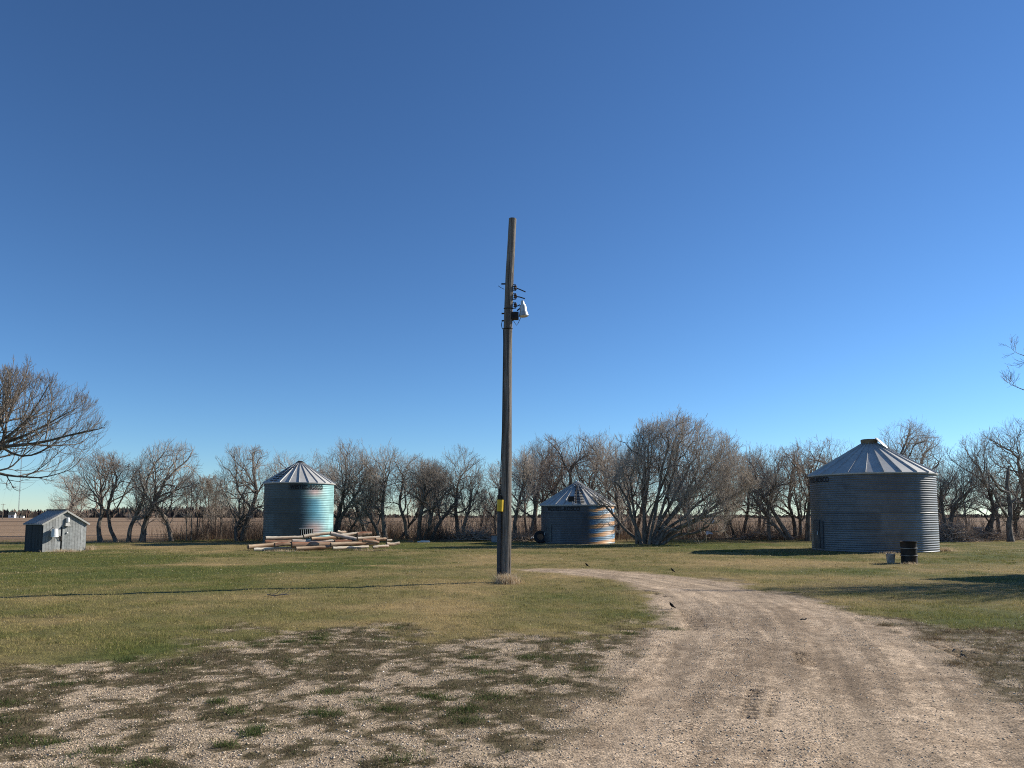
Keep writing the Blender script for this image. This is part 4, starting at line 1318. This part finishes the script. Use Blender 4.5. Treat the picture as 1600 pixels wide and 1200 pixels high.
# cracks: a few narrow raised splinters and checks
ck = MB()
rc = random.Random(3)
for i in range(16):
    k0 = rc.randrange(2, len(dense) - 12); ln = rc.randrange(4, 10)
    a0 = rc.uniform(-2.9, -.1)
    pts = []
    for k in range(k0, k0 + ln):
        a = a0 + .01 * (k - k0)
        pts.append(dense[k] + Vector((math.cos(a), math.sin(a), 0)) * (dr[k] - .003))
    ck.tube(pts, [.001] + [.006] * (len(pts) - 2) + [.001], 4)
ck.build('wood_check', M['black_metal'], post)


def on_pole(px, py, dy=0.0):
    return at(px, py, Yp) - org + Vector((0, dy, 0))


# conduit with narrow pipe above it, yellow marker sleeve
cn = MB()
cn.tube([on_pole(779.2, 912, -.10), on_pole(779.6, 850, -.10), on_pole(780.4, 783, -.09)], 3.1 * m_, 10)
cn.build('conduit', M['conduit'], ep, smooth=False)
MB().tube([on_pole(780.6, 782, -.09), on_pole(781.2, 764, -.085)], 1.6 * m_, 8).build('conduit_pipe', M['black_metal'], ep)
hd = MB(); hd.box(on_pole(780.3, 777.5, -.09), (6 * m_, .1, 7 * m_)); hd.build('conduit_head', M['black_metal'], ep)
ym = MB()
for px in (777.0, 787.5):
    pass
ym.tube([on_pole(781.5, 799, -.13), on_pole(782.2, 781, -.13)], 5.2 * m_, 14)
ys_ = ym.build('yellow_marker', M['yellow'], ep); sharp_smooth(ys_, 50)
# insulators on the right side
for (px, py, w0, w1) in ((805, 450, (813, 453.5), (821, 458)), (805, 463.6, (812, 465), (820, 468.5)), (805, 477.6, (809, 479), (812, 478))):
    im = MB()
    c = on_pole(px, py, -.03)
    im.lathe([(.028, -.05), (.045, -.045), (.045, -.02), (.026, -.005), (.026, .005), (.045, .02), (.045, .045), (.028, .05)], 12, c)
    io = im.build('insulator', M['porcelain'], ep); sharp_smooth(io, 40)
    bm_ = MB()
    bm_.tube([on_pole(px - 6, py - 5, -.03), on_pole(px + 1, py - 4.5, -.03), on_pole(px + 1, py + 4.5, -.03), on_pole(px - 6, py + 5, -.03)], .012, 6)
    bm_.build('clevis', M['black_metal'], io)
    MB().tube([c, on_pole(*w0, -.05), on_pole(*w1, -.10)], .014, 6).build('wire_stub', M['black_metal'], io)
# bolts and wire bands on the left side
bt = [((793, 444), (783.3, 444)), ((792, 490), (783.6, 490.3)), ((792, 501.3), (783.8, 501.6))]
for a, b in bt:
    MB().tube([on_pole(*a, -.02), on_pole(*b, -.02)], .02, 8).build('bolt', M['black_metal'], ep)
MB().tube([on_pole(788, 453, -.05), on_pole(782, 450, -.05), on_pole(778.5, 447.5, -.05)], .006, 6).build('wire_stub', M['black_metal'], ep)
for yy, xc, rr in ((482, 794.5, 7.2), (513.5, 793.5, 7.5)):
    c = on_pole(xc, yy)
    MB().tube([c + Vector((math.cos(a) * rr * m_, math.sin(a) * rr * m_, .02 * math.sin(a))) for a in [2 * PI * k / 20 for k in range(21)]], .010, 6, cap=False).build('wire_band', M['black_metal'], ep)
MB().tube([on_pole(784.5, 503, -.03), on_pole(783.4, 508, -.04), on_pole(784.5, 513, -.04), on_pole(786.5, 516, -.04), on_pole(787, 560, -.10), on_pole(786, 640, -.11), on_pole(783, 720, -.10), on_pole(781.3, 766, -.085)], .009, 6).build('drop_wire', M['black_metal'], ep)
# yard light
bx = MB()
bx.box(on_pole(805, 494, -.02), (11 * m_, .17, 11 * m_))
yl = bx.build('lamp_housing', M['black_metal'], ep)
MB().tube([on_pole(799, 500, 0), on_pole(802, 494, 0)], .05, 8).build('lamp_bracket', M['black_metal'], yl)
MB().tube([on_pole(802, 501, -.02), on_pole(807, 509, -.04), on_pole(810, 505, -.04), on_pole(813.5, 497, -.03)], .007, 6).build('lamp_wire', M['black_metal'], yl)
tilt = Matrix.Rotation(math.radians(-5), 3, 'Y')
lc = on_pole(818.3, 494.6, -.05)
px2 = m_
prof = [(8.0 * px2, 0), (7.4 * px2, 2.2 * px2), (6.3 * px2, 6 * px2), (5.6 * px2, 10 * px2), (5.4 * px2, 15 * px2), (5.0 * px2, 17.5 * px2), (2.9 * px2, 18.2 * px2), (2.6 * px2, 24 * px2), (1.6 * px2, 25 * px2)]
ls = MB().lathe(prof, 24, lc, tilt).build('lamp_shade', M['lamp_metal'], ep); sharp_smooth(ls, 40)
MB().lathe([(6.6 * px2, -1.0 * px2), (7.2 * px2, -.2 * px2)], 20, lc, tilt).build('lens', M['glass'], ls)
MB().tube([on_pole(808, 486, -.03), on_pole(813, 482, -.04), on_pole(816, 484, -.05)], .018, 6).build('lamp_arm', M['black_metal'], ls)

# dry clump at the foot of the pole, and dry tussocks elsewhere
def dry_clump(label, px, py, wpx, n, h, seed, group='dry straw tussocks'):
    r = np.random.default_rng(seed)
    X, Y = gpt(px, py)
    X0, Y0 = X, Y
    x = X + r.normal(0, wpx / F * Y * .42, n); y = Y + r.normal(0, .16, n)
    pal = np.array([(.66, .52, .34), (.52, .39, .24), (.36, .26, .15), (.74, .61, .43)])
    zc = g1(X, Y)
    V, Fs, c = strips(x - X0, y - Y0, r.uniform(.3, 1, n) * h, r.uniform(.005, .010, n), r.uniform(.2, 1.0, n), r.uniform(0, 2 * PI, n), pal[r.integers(0, 4, n)] * r.uniform(.7, 1.2, n)[:, None],
                      z0=surf_z(x, y) - zc - .01)
    o = np_mesh('dry_grass_clump', V, Fs, M['brush'], tint=c)
    o.location = (X0, Y0, zc)
    return tag(o, label, 'grass', None, 'stuff')


dry_clump('pale straw tussock round the foot of the wooden pole', 793, 911, 20, 1500, .30, 71)
dry_clump('straw tussock at the right foot of the big grey bin', 1478, 861.5, 16, 500, .30, 72)
dry_clump('thin dry grass fringe along the front of the shed', 101, 862.5, 34, 700, .22, 73)
dry_clump('dry tussock at the right corner of the shed', 140, 859.5, 9, 350, .34, 74)
dry_clump('dark dry grass against the front of the big grey bin behind the bucket', 1385, 865.2, 22, 350, .16, 75)


dry_clump('grass fringe round the foot of the black barrel', 1421, 882.5, 17, 260, .12, 76)
dry_clump('grass fringe round the foot of the grey bucket', 1392, 881.8, 10, 140, .10, 77)
dry_clump('dry weeds in front of the left end of the log heap', 440, 862, 40, 420, .16, 78)
dry_clump('dry weeds in front of the right end of the log heap', 570, 860.5, 46, 460, .18, 79)
dry_clump('dry weeds along the front foot of the short bin', 905, 848.8, 50, 420, .16, 80)


# ------------------------------------------------------------------ shed at the left
A = Vector((-20.92, 33.0, 0)); ang = math.radians(56.5)
zs = g1(A.x + .5, 33.7) - .02
es = empty('plank_shed', (A.x, A.y, zs), 'small weathered grey plank shed with a gable roof under the spreading tree', 'shed', rz=ang)
# local frame: x along the front, y into the shed (back), z up; the front faces local -y
W_, D_, HE, HA = 1.87, 1.62, 1.27, 1.83
rsd = random.Random(11)
fw = MB()
nb = 15
bw = W_ / nb
core = .03
for k in range(nb):
    x0 = k * bw; xm = x0 + bw / 2
    if .80 < xm < 1.24:
        zlo = 1.12
    else:
        zlo = -.05 + rsd.uniform(-.02, .05)
    def roofz(x): return HE + (HA - HE) * (1 - abs(x - W_ / 2) / (W_ / 2))
    a, b = x0 + .004, x0 + bw - .004
    za, zb_ = roofz(a), roofz(b)
    g = rsd.uniform(.75, 1.2); cc = (.255 * g, .262 * g, .255 * g)
    y0 = -rsd.uniform(.018, .030)
    fw.add([(a, y0, zlo), (b, y0, zlo), (b, y0, zb_), (a, y0, za), (a, .0, zlo), (b, .0, zlo), (b, .0, zb_), (a, .0, za)] if True else [],
           [(0, 1, 2, 3), (1, 5, 6, 2), (0, 3, 7, 4), (0, 4, 5, 1)], cc)
fw.build('front_wall', M['shed_board'], es, tint=True)
sw = MB()
def boards(mb, p0, p1, n, h0, h1):
    for k in range(n):
        t0, t1 = (k + .03) / n, (k + .97) / n
        a = Vector(p0).lerp(Vector(p1), t0); b = Vector(p0).lerp(Vector(p1), t1)
        nrm = Vector((p1[1] - p0[1], -(p1[0] - p0[0]), 0)).normalized()
        o_ = nrm * rsd.uniform(.015, .028)
        g = rsd.uniform(.85, 1.1); cc = (.055 * g, .06 * g, .062 * g)  # shade painted in: side boards far darker than the front ones
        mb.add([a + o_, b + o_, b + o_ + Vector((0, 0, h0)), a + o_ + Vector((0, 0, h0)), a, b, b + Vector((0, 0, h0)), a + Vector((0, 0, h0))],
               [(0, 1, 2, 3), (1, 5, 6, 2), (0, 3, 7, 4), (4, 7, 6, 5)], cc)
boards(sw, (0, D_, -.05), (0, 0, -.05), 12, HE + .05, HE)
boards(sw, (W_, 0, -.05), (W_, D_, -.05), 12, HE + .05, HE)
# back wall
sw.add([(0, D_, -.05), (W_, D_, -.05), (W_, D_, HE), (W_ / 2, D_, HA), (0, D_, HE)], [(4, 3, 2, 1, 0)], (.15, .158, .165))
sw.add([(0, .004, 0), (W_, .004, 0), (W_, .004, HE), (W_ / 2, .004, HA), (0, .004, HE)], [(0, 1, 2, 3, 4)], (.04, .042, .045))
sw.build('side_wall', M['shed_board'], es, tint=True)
dr_ = MB()
for k in range(4):
    x0 = .81 + k * .107; g = rsd.uniform(.8, 1.15)
    dr_.box((x0 + .053, -.032, .56), (.10, .03, 1.10), None, (.235 * g, .245 * g, .24 * g))
dd = dr_.build('door', M['shed_board'], es, tint=True)
kn = MB().lathe([(.0, -.04), (.035, -.03), (.042, 0), (.035, .03), (.0, .04)], 12, (1.0, -.075, .86)).build('knob', M['white'], dd, smooth=True)
rf = MB()
th_ = .05; oh = .09
for s in (0, 1):
    e0 = (-oh if s == 0 else W_ + oh)
    ze = HE - oh * (HA - HE) / (W_ / 2)
    vs = []
    for dz in (.012, .012 + th_):
        vs += [(e0, -.10, ze + dz), (W_ / 2, -.10, HA + dz), (W_ / 2, D_ + .08, HA + dz), (e0, D_ + .08, ze + dz)]
    f = [(4, 5, 6, 7), (3, 2, 1, 0), (0, 1, 5, 4), (2, 3, 7, 6), (3, 0, 4, 7)]
    if s: f = [tuple(reversed(q)) for q in f]
    rf.add(vs, f)
# corrugated upper skin
for s in (-1, 1):
    n = 22
    vs = []
    for k in range(n + 1):
        y = -.10 + (D_ + .18) * k / n
        lift = .068 + (.018 if k % 2 else 0)
        ze = HE - oh * (HA - HE) / (W_ / 2)
        vs.append((W_ / 2, y, HA + lift)); vs.append((W_ / 2 + s * (W_ / 2 + oh + .03), y, ze - .012 + lift))
    f = [(2 * k, 2 * k + 1, 2 * k + 3, 2 * k + 2) for k in range(n)]
    if s > 0: f = [tuple(reversed(q)) for q in f]
    rf.add(vs, f)
rfo = rf.build('roof', M['shed_roof'], es)
tr_ = MB()
sl = math.atan2(HA - HE, W_ / 2)
Lr = math.hypot(W_ / 2 + oh, (HA - HE) * (1 + oh / (W_ / 2)))
for s in (-1, 1):
    c = Vector((W_ / 2 + s * (W_ / 2 + oh) / 2, -.125, (HA + HE - oh * (HA - HE) / (W_ / 2)) / 2 + .02))
    tr_.box(c, (Lr, .03, .07), Matrix.Rotation(s * sl, 3, 'Y'))
tr_.build('bargeboard', M['trim'], rfo)
rg = MB(); rg.box((W_ / 2, D_ / 2 - .01, HA + .098), (.16, D_ + .2, .025)); rg.build('ridge_cap', M['black_metal'], rfo)
# white lamp and little hood over the door
hdm = MB()
hdm.add([(.86, -.03, 1.19), (1.10, -.03, 1.19), (1.05, -.03, 1.33), (.91, -.03, 1.33), (.86, -.20, 1.17), (1.10, -.20, 1.17), (1.05, -.10, 1.33), (.91, -.10, 1.33)],
        [(4, 5, 6, 7), (0, 4, 7, 3), (5, 1, 2, 6), (7, 6, 2, 3), (0, 1, 5, 4)])
ho = hdm.build('door_hood', M['trim'], es)
MB().lathe([(.065, 1.345), (.075, 1.37), (.075, 1.52), (.055, 1.55), (.0, 1.56)], 16, (1.0, -.085, 0)).build('white_lamp', M['white'], es, smooth=False)
# dark hardware left of the door
hw_ = MB()
hw_.box((.70, -.06, .70), (.16, .07, .05)); hw_.box((.76, -.055, .60), (.05, .06, .16)); hw_.tube([(.63, -.06, .66), (.70, -.08, .56), (.79, -.06, .52)], .012, 6)
hw_.build('latch', M['black_metal'], es)
# upturned white pail hanging on the wall (a thing of its own)
rot = Matrix.Rotation(ang, 3, 'Z')
pp = Vector((A.x, A.y, zs)) + rot @ Vector((.40, -.22, .68))
pl = empty('pail', pp, 'white pail hanging upside down on the shed front, left of its door', 'pail')
body = MB().lathe([(.150, 0), (.158, .01), (.158, .03), (.150, .035), (.145, .08), (.150, .085), (.148, .10), (.118, .37), (.10, .38)], 24).build('body', M['white'], pl)
sharp_smooth(body, 40)
b2 = MB(); off_ = rot @ Vector((0, .22, 0))
b2.tube([Vector((0, 0, .375)), Vector((0, 0, .40)) + off_ * .4, Vector((0, 0, .43)) + off_ * .9], .012, 6)
b2.build('hook', M['black_metal'], pl)


# ------------------------------------------------------------------ log pile
def log(label, a, b, Ya, Yb, dpx, matn, seed, taper=.85):
    s = random.Random(seed)
    pa = at(380 + a[0] / 6.154, 700 + a[1] / 6.154, Ya); pb_ = at(380 + b[0] / 6.154, 700 + b[1] / 6.154, Yb)
    Yb = Ya + .55 * abs(b[0] - a[0]) / 6.154 * Ya / F + (Yb - Ya)
    pb_ = at(380 + b[0] / 6.154, 700 + b[1] / 6.154, Yb)
    r0 = 1.2 * dpx / 6.154 / 2 * Ya / F
    mid = (pa + pb_) / 2
    zg = max(0, g1(mid.x, mid.y))
    for p in (pa, pb_):
        p.z = max(p.z, g1(p.x, p.y) + r0 * .85)
    n = 12
    pts = []
    bow = Vector((0, s.uniform(-.05, .05), s.uniform(-.04, .03)))
    for k in range(n + 1):
        t = k / n
        pts.append(pa.lerp(pb_, t) + bow * math.sin(PI * t) + Vector((0, s.uniform(-.008, .008), s.uniform(-.008, .008))))
    rr = [r0 * (1 - (1 - taper) * k / n) * s.uniform(.95, 1.05) for k in range(n + 1)]
    e = empty('log', mid, label, 'log', 'cut logs in the heap')
    # local x along the log so the bark streaks follow it
    dirv = (pb_ - pa).normalized()
    q = dirv.to_track_quat('X', 'Z')
    e.rotation_mode = 'QUATERNION'; e.rotation_quaternion = q
    qi = q.inverted()
    lp = [qi @ (p - mid) for p in pts]
    o = MB().tube(lp, rr, 14, cap=False).build('bark', M[matn], e, smooth=True)
    for p, r, sgn in ((lp[0], rr[0], -1), (lp[-1], rr[-1], 1)):
        d = (lp[0] - lp[1]).normalized() if sgn < 0 else (lp[-1] - lp[-2]).normalized()
        MB().tube([p - d * .02, p + d * .004, p + d * .008], [r * .97, r * .985, r * .8], 14).build('end_grain', M['log_end'], e)
    return e


LOGS = [
    ('white barked log high at the left end of the heap, in front of the bin', (215, 866), (585, 857), 35.0, 35.0, 30, 'log_pale'),
    ('pale log sloping up to the very top of the heap', (582, 852), (850, 818), 35.0, 35.1, 30, 'log_pale'),
    ('tan log reaching farthest left along the lower edge', (48, 952), (470, 914), 34.0, 34.2, 38, 'log_tan'),
    ('short dark brown log lying above the farthest left one', (302, 936), (480, 920), 33.9, 34.0, 36, 'log_red'),
    ('thickest red brown log across the middle of the heap', (466, 931), (846, 922), 34.0, 34.1, 48, 'log_red'),
    ('pale log lying on the grass at the left, lowest of the heap', (102, 984), (505, 962), 33.6, 33.6, 30, 'log_pale'),
    ('cracked pale log on the grass below the thickest one', (508, 970), (865, 950), 33.6, 33.6, 34, 'log_tan'),
    ('thin whitish log on the grass under the right half', (862, 963), (1205, 948), 33.6, 33.7, 26, 'log_pale'),
    ('log going from white to rust brown on the right half', (842, 930), (1285, 922), 33.9, 34.0, 36, 'log_tan'),
    ('long greyish log spanning the middle above the red brown one', (470, 898), (1115, 888), 34.4, 34.5, 34, 'log_grey'),
    ('tan log tucked beneath the highest pale log', (655, 872), (905, 856), 34.8, 34.9, 30, 'log_tan'),
    ('grey log slanting down across the others to the right', (838, 820), (1110, 880), 34.7, 34.3, 34, 'log_grey'),
    ('fat pale log pointing up right behind the slanting one', (905, 852), (1130, 822), 35.2, 35.3, 36, 'log_pale'),
    ('rusty log behind the right top of the heap', (1095, 836), (1232, 826), 35.6, 35.6, 40, 'log_red'),
    ('short pale log stub topping the back of the heap', (905, 803), (992, 808), 36.2, 36.2, 28, 'log_pale'),
    ('short pale log above the right end', (1098, 870), (1312, 858), 34.8, 34.9, 28, 'log_pale'),
    ('brown log end under the short pale one at the right', (1150, 892), (1300, 908), 34.2, 34.2, 30, 'log_red'),
    ('yellowish log stub at the right end', (1276, 882), (1375, 878), 34.9, 34.9, 30, 'log_tan'),
    ('white log lying apart at the far right of the heap', (1378, 923), (1502, 912), 34.2, 34.3, 28, 'log_pale'),
    ('pale log on the grass, lowest at the right end', (1248, 957), (1395, 944), 33.7, 33.8, 26, 'log_pale'),
    ('small bleached log behind the far right white one', (1382, 893), (1432, 887), 35.6, 35.6, 22, 'log_pale'),
    ('dark log buried under the left part of the heap', (210, 905), (560, 893), 34.7, 34.7, 36, 'log_red'),
    ('dark log buried under the right part of the heap', (880, 905), (1260, 898), 34.5, 34.5, 36, 'log_red'),
]
for i, (lab, a, b, Ya, Yb, dpx, mn) in enumerate(LOGS):
    log(lab, a, b, Ya, Yb, dpx, mn, 300 + i)


# boards scattered between the heap and the trees
def board(label, px, py, ln, wd, rz, matn, tilt_=0.0):
    X, Y = gpt(px, py)
    o = MB()
    o.box((0, 0, .035), (ln, wd, .07), Matrix.Rotation(tilt_, 3, 'Y'))
    o.box((ln * .1, wd * .5, .075), (ln * .7, wd * .6, .05), Matrix.Rotation(tilt_ + .03, 3, 'Y') @ Matrix.Rotation(.08, 3, 'Z'))
    ob = o.build('board', M[matn])
    ob.location = (X, Y, g1(X, Y)); ob.rotation_euler = (0, 0, rz)
    return tag(ob, label, 'board', 'loose boards on the grass')


board('white board lying alone on the grass right of the log heap', 662, 847.2, .75, .2, .05, 'white')
board('dark brown board next to the right end of the log heap', 640, 846.5, .5, .25, -.1, 'log_red', -.1)
board('long dark pole lying on the grass edge beyond the log heap', 680, 844.2, 2.6, .1, .02, 'bark')


# ------------------------------------------------------------------ barrel and bucket
X, Y = gpt(1421, 882)
X *= (Y + .28) / Y; Y += .28
zb = g1(X, Y)
be = empty('barrel', (X, Y, zb), 'black steel burn barrel standing before the big grey bin', 'barrel')
be.scale = (.88, .88, .93)
body = MB().lathe([(.285, -.02), (.29, .01), (.285, .03), (.283, .26), (.30, .275), (.30, .295), (.283, .31), (.283, .52), (.30, .535), (.30, .555), (.283, .57), (.286, .70), (.30, .765), (.312, .79),
                   (.30, .795), (.285, .76), (.27, .30)], 32).build('body', M['barrel'], be)
sharp_smooth(body, 40)
for zz in (.285, .545):
    t = MB().lathe([(.286, zz - .022), (.306, zz - .010), (.306, zz + .010), (.286, zz + .022)], 32, cap=False).build('rolling_hoop', M['barrel_ring'], be)
X, Y = gpt(1392, 881.3)
X *= (Y + .12) / Y; Y += .12
bk = empty('bucket', (X, Y, g1(X, Y)), 'small dull grey bucket standing left of the black barrel', 'bucket')
b_ = MB().lathe([(.112, -.01), (.116, .01), (.142, .29), (.152, .30), (.152, .32), (.142, .322), (.135, .30), (.11, .03)], 24).build('body', M['bucket'], bk)
sharp_smooth(b_, 40)
MB().tube([(.148 * math.cos(a), -.02 + .15 * math.sin(a) * .3, .30 - .06 * math.sin(a)) for a in [PI + PI * k / 12 for k in range(13)]], .005, 6).build('handle', M['black_metal'], bk)


# ------------------------------------------------------------------ small things on the ground
def bird(label, px, py, hgt, face_left, lean):
    X, Y = gpt(px, py)
    s = hgt / .17
    e = empty('bird', (X, Y, float(surf_z(np.array([X]), np.array([Y]))[0])), label, 'bird', 'blackbirds on the ground')
    e.rotation_euler = (0, 0, (PI if face_left else 0) + lean)
    e.scale = (s, s, s)
    # side profile along +x: tail low behind, upright body, head
    path = [(-.125, 0, .022), (-.085, 0, .045), (-.05, 0, .068), (-.022, 0, .092), (.006, 0, .118), (.020, 0, .138), (.028, 0, .152), (.036, 0, .160), (.046, 0, .161)]
    rad = [.010, .014, .026, .036, .034, .024, .021, .018, .008]
    body = MB().tube(path, rad, 14).build('body', M['bird'], e, smooth=True)
    MB().tube([(.046, 0, .161), (.062, 0, .158), (.074, 0, .155)], [.007, .004, .001], 8).build('beak', M['beak'], e, smooth=True)
    for sy in (-1, 1):
        MB().tube([(.012, sy * .030, .112), (-.03, sy * .036, .082), (-.075, sy * .020, .050), (-.105, sy * .010, .032)], [.010, .014, .010, .002], 8).build('wing', M['bird'], e, smooth=True)
        lg = MB()
        lg.tube([(-.012, sy * .014, .072), (-.016, sy * .015, .038), (-.004, sy * .015, .004)], [.006, .003, .003], 6)
        for tx, ty in ((.024, 0), (.016, .014), (.016, -.014), (-.022, 0)):
            lg.tube([(-.004, sy * .015, .004), (-.004 + tx, sy * .015 + ty, .002)], [.003, .0015], 5)
        lg.build('leg', M['beak'], e)
    return e


bird('blackbird on the grass beyond the far end of the driveway', 916.5, 886.5, .13, True, .1)
bird('blackbird on the grass strip right at the far edge of the driveway bend', 1050.5, 895, .125, True, -.2)
bird('nearest blackbird, standing on the gravel by the inner bend', 1049, 951, .115, True, .15)
# twig lying on the gravel and a fallen branch on the lawn
def fallen(name, label, px, py, segs, cat):
    X, Y = gpt(px, py); m = Y / F
    o = MB()
    for line, r in segs:
        o.tube([(x * m, y, zz * m) for x, y, zz in line], [r] + [r * .8] * (len(line) - 2) + [r * .4], 6)
    ob = o.build(name, M['bark'])
    ob.location = (X, Y, g1(X, Y) + .01)
    return tag(ob, label, cat)


fallen('fallen_branch', 'forked dead branch lying on the lawn left of the pole', 433, 934, [([(-20, .2, 1), (-4, 0, 1.5), (10, 0, 3), (20, -.1, 3)], .012), ([(-10, .05, 1), (-2, .1, 5), (2, .1, 9)], .008), ([(2, 0, 2), (8, .1, 5), (11, .1, 9)], .008),
                                  ([(10, 0, 3), (17, 0, 6), (19, 0, 10)], .007), ([(-16, .1, 1), (-11, .1, 5)], .006), ([(-6, .0, 1.5), (6, -.3, 1)], .006), ([(8, 0, 3), (22, .3, 1.5)], .006)], 'branch')
fallen('bark_scrap', 'dark curled scrap of bark lying on the driveway', 1256, 970.5, [([(-5, 0, .6), (-2, 0, 1.6), (1, 0, .8), (4, 0, 2.2), (5, 0, 2.4)], .014)], 'bark')


def sheet(label, px, py, Y, wpx, hpx, seed, matn='white', name='plastic_sheet'):
    r = np.random.default_rng(seed)
    p = at(px, py, Y); m = Y / F
    n = 9
    V = []
    for j in range(n):
        for i in range(n):
            u, v = i / (n - 1) - .5, j / (n - 1) - .5
            V.append((u * wpx * m * (1 + r.normal(0, .06)), v * .5 + r.normal(0, .06), max(.01, hpx * m * (1 - (u * u + v * v) * 2.2) * r.uniform(.5, 1))))
    q = np.array([(j * n + i, j * n + i + 1, (j + 1) * n + i + 1, (j + 1) * n + i) for j in range(n - 1) for i in range(n - 1)])
    o = np_mesh(name, np.array(V), q, M[matn], smooth=False)
    o.location = (p.x, Y, max(g1(p.x, Y), p.z))
    return tag(o, label, 'plastic sheet', 'white scraps under the trees')


sheet('crumpled white sheet on the ground at the left of the short bin', 834, 842.5, 46.5, 13, 6, 81)
sheet('larger white plastic scrap in the brush right of the huge shrub', 1108, 836, 47.5, 10, 8, 82)
sheet('small white scrap caught higher in the brush right of the huge shrub', 1114, 818, 48.0, 5, 12, 83)
# crate behind the pole
p = at(776, 842, 45.5)
ce = empty('crate', (p.x, 45.5, g1(p.x, 45.5)), 'pale grey crate with rusty lid just behind the left side of the pole', 'crate')
c_ = MB(); c_.box((0, 0, .20), (.62, .5, .42)); c_.build('side_panel', M['box_grey'], ce)
c_ = MB(); c_.box((0, 0, .44), (.68, .56, .06)); c_.box((.1, 0, .49), (.3, .3, .04)); c_.build('lid', M['rust'], ce)
# tyre leaning on the short bin
p = at(844, 846, 43.6)
te = empty('tyre', (p.x, 43.6, g1(p.x, 43.6)), 'old black tyre leaning on the left wall of the short bin', 'tyre')
prof = [(.20, -.09), (.30, -.11), (.36, -.09), (.375, -.05), (.375, .05), (.36, .09), (.30, .11), (.20, .09), (.19, 0)]
rt = Matrix.Rotation(math.radians(72), 3, 'X') @ Matrix.Rotation(.2, 3, 'Y')
t_ = MB().lathe(prof + [prof[0]], 28, (0, 0, .36), rt, cap=False).build('tread', M['rubber'], te); sharp_smooth(t_, 40)
MB().lathe([(.05, -.03), (.19, -.05), (.19, .05), (.05, .03)], 20, (0, 0, .36), rt).build('rim', M['rust'], te)
# grey box seen through the trunks at the right
p = at(1527, 834, 55)
ge = empty('storage_box', (p.x, 55, g1(p.x, 55)), 'grey weathered storage box half hidden among trunks at the right', 'box')
c_ = MB(); c_.box((0, 0, .3), (.7, .5, .62)); c_.build('side_panel', M['box_grey'], ge)
c_ = MB(); c_.box((0, 0, .64), (.78, .58, .05)); c_.build('lid', M['white'], ge)


# ------------------------------------------------------------------ far things on the left horizon
def house(label, px, Y, w_, d_, h_, rh_, nm='farmhouse'):
    p = at(px, 806, Y)
    e = empty(nm, (p.x, Y, 0), label, 'house')
    e.rotation_euler = (0, 0, .3)
    mb = MB()
    a, b = w_ / 2, d_ / 2
    mb.add([(-a, -b, -.2), (a, -b, -.2), (a, b, -.2), (-a, b, -.2), (-a, -b, h_), (a, -b, h_), (a, b, h_), (-a, b, h_), (a, 0, h_ + rh_), (-a, 0, h_ + rh_)],
           [(0, 1, 5, 4), (2, 3, 7, 6), (1, 2, 6, 8, 5), (3, 0, 4, 9, 7)])
    mb.build('wall', M['house_white'], e)
    rb_ = MB()
    rb_.add([(-a - .3, -b - .4, h_ - .15), (a + .3, -b - .4, h_ - .15), (a + .3, 0, h_ + rh_ + .1), (-a - .3, 0, h_ + rh_ + .1), (a + .3, b + .4, h_ - .15), (-a - .3, b + .4, h_ - .15)], [(0, 1, 2, 3), (3, 2, 4, 5)])
    rb_.build('roof', M['house_roof'], e)
    wn_ = MB(); wn_.box((w_ * .1, -b - .02, h_ * .5), (.9, .1, 1.1)); wn_.build('window', M['dark_glass'], e)
    return e


house('small white farmhouse with dark roof far across the field', 19, 560, 4.2, 4, 2.6, 1.9)
hs2 = house('long low pale building beside the far white farmhouse', 30, 565, 6.5, 3, 1.3, .5, 'farm_building')
p = at(4, 806, 330)
pe = empty('power_pole', (p.x, 330, 0), 'thin power pole far off at the left edge of the field', 'pole')
MB().tube([(0, 0, -.2), (0, 0, 7.0)], [.16, .11], 8).build('post', M['bark'], pe)
cx_ = MB(); cx_.box((0, 0, 6.6), (1.8, .1, .12), Matrix.Rotation(.9, 3, 'Z')); cx_.build('crossarm', M['bark'], pe)
# tall guyed mast
p = at(28.5, 806, 1000)
me_ = empty('radio_mast', (p.x, 1000, 0), 'very tall thin lattice mast rising behind the spreading tree', 'mast')
mm_ = MB()
HM = 218; wm = .55
cr3 = [(wm * math.cos(a), wm * math.sin(a)) for a in (0.3, 2.39, 4.49)]
for (x, y) in cr3:
    mm_.tube([(x, y, -.5), (x, y, HM)], .10, 5)
for k in range(0, HM, 2):
    for i in range(3):
        a, b = cr3[i], cr3[(i + 1) % 3]
        mm_.tube([(a[0], a[1], k), (b[0], b[1], k + 2)], .05, 4, cap=False)
mm_.tube([(0, 0, HM - 1), (0, 0, HM + 6)], .08, 5)
mm_.build('lattice', M['mast'], me_)
gy_ = MB()
for hgt, rad_ in ((70, 60), (140, 100), (205, 130)):
    for i in range(3):
        a = .3 + i * 2.0944
        gy_.tube([(0, 0, hgt), (rad_ * math.cos(a), rad_ * math.sin(a), 0)], .025, 4, cap=False)
gy_.build('guy_wires', M['mast'], me_).name = 'guy_wire'
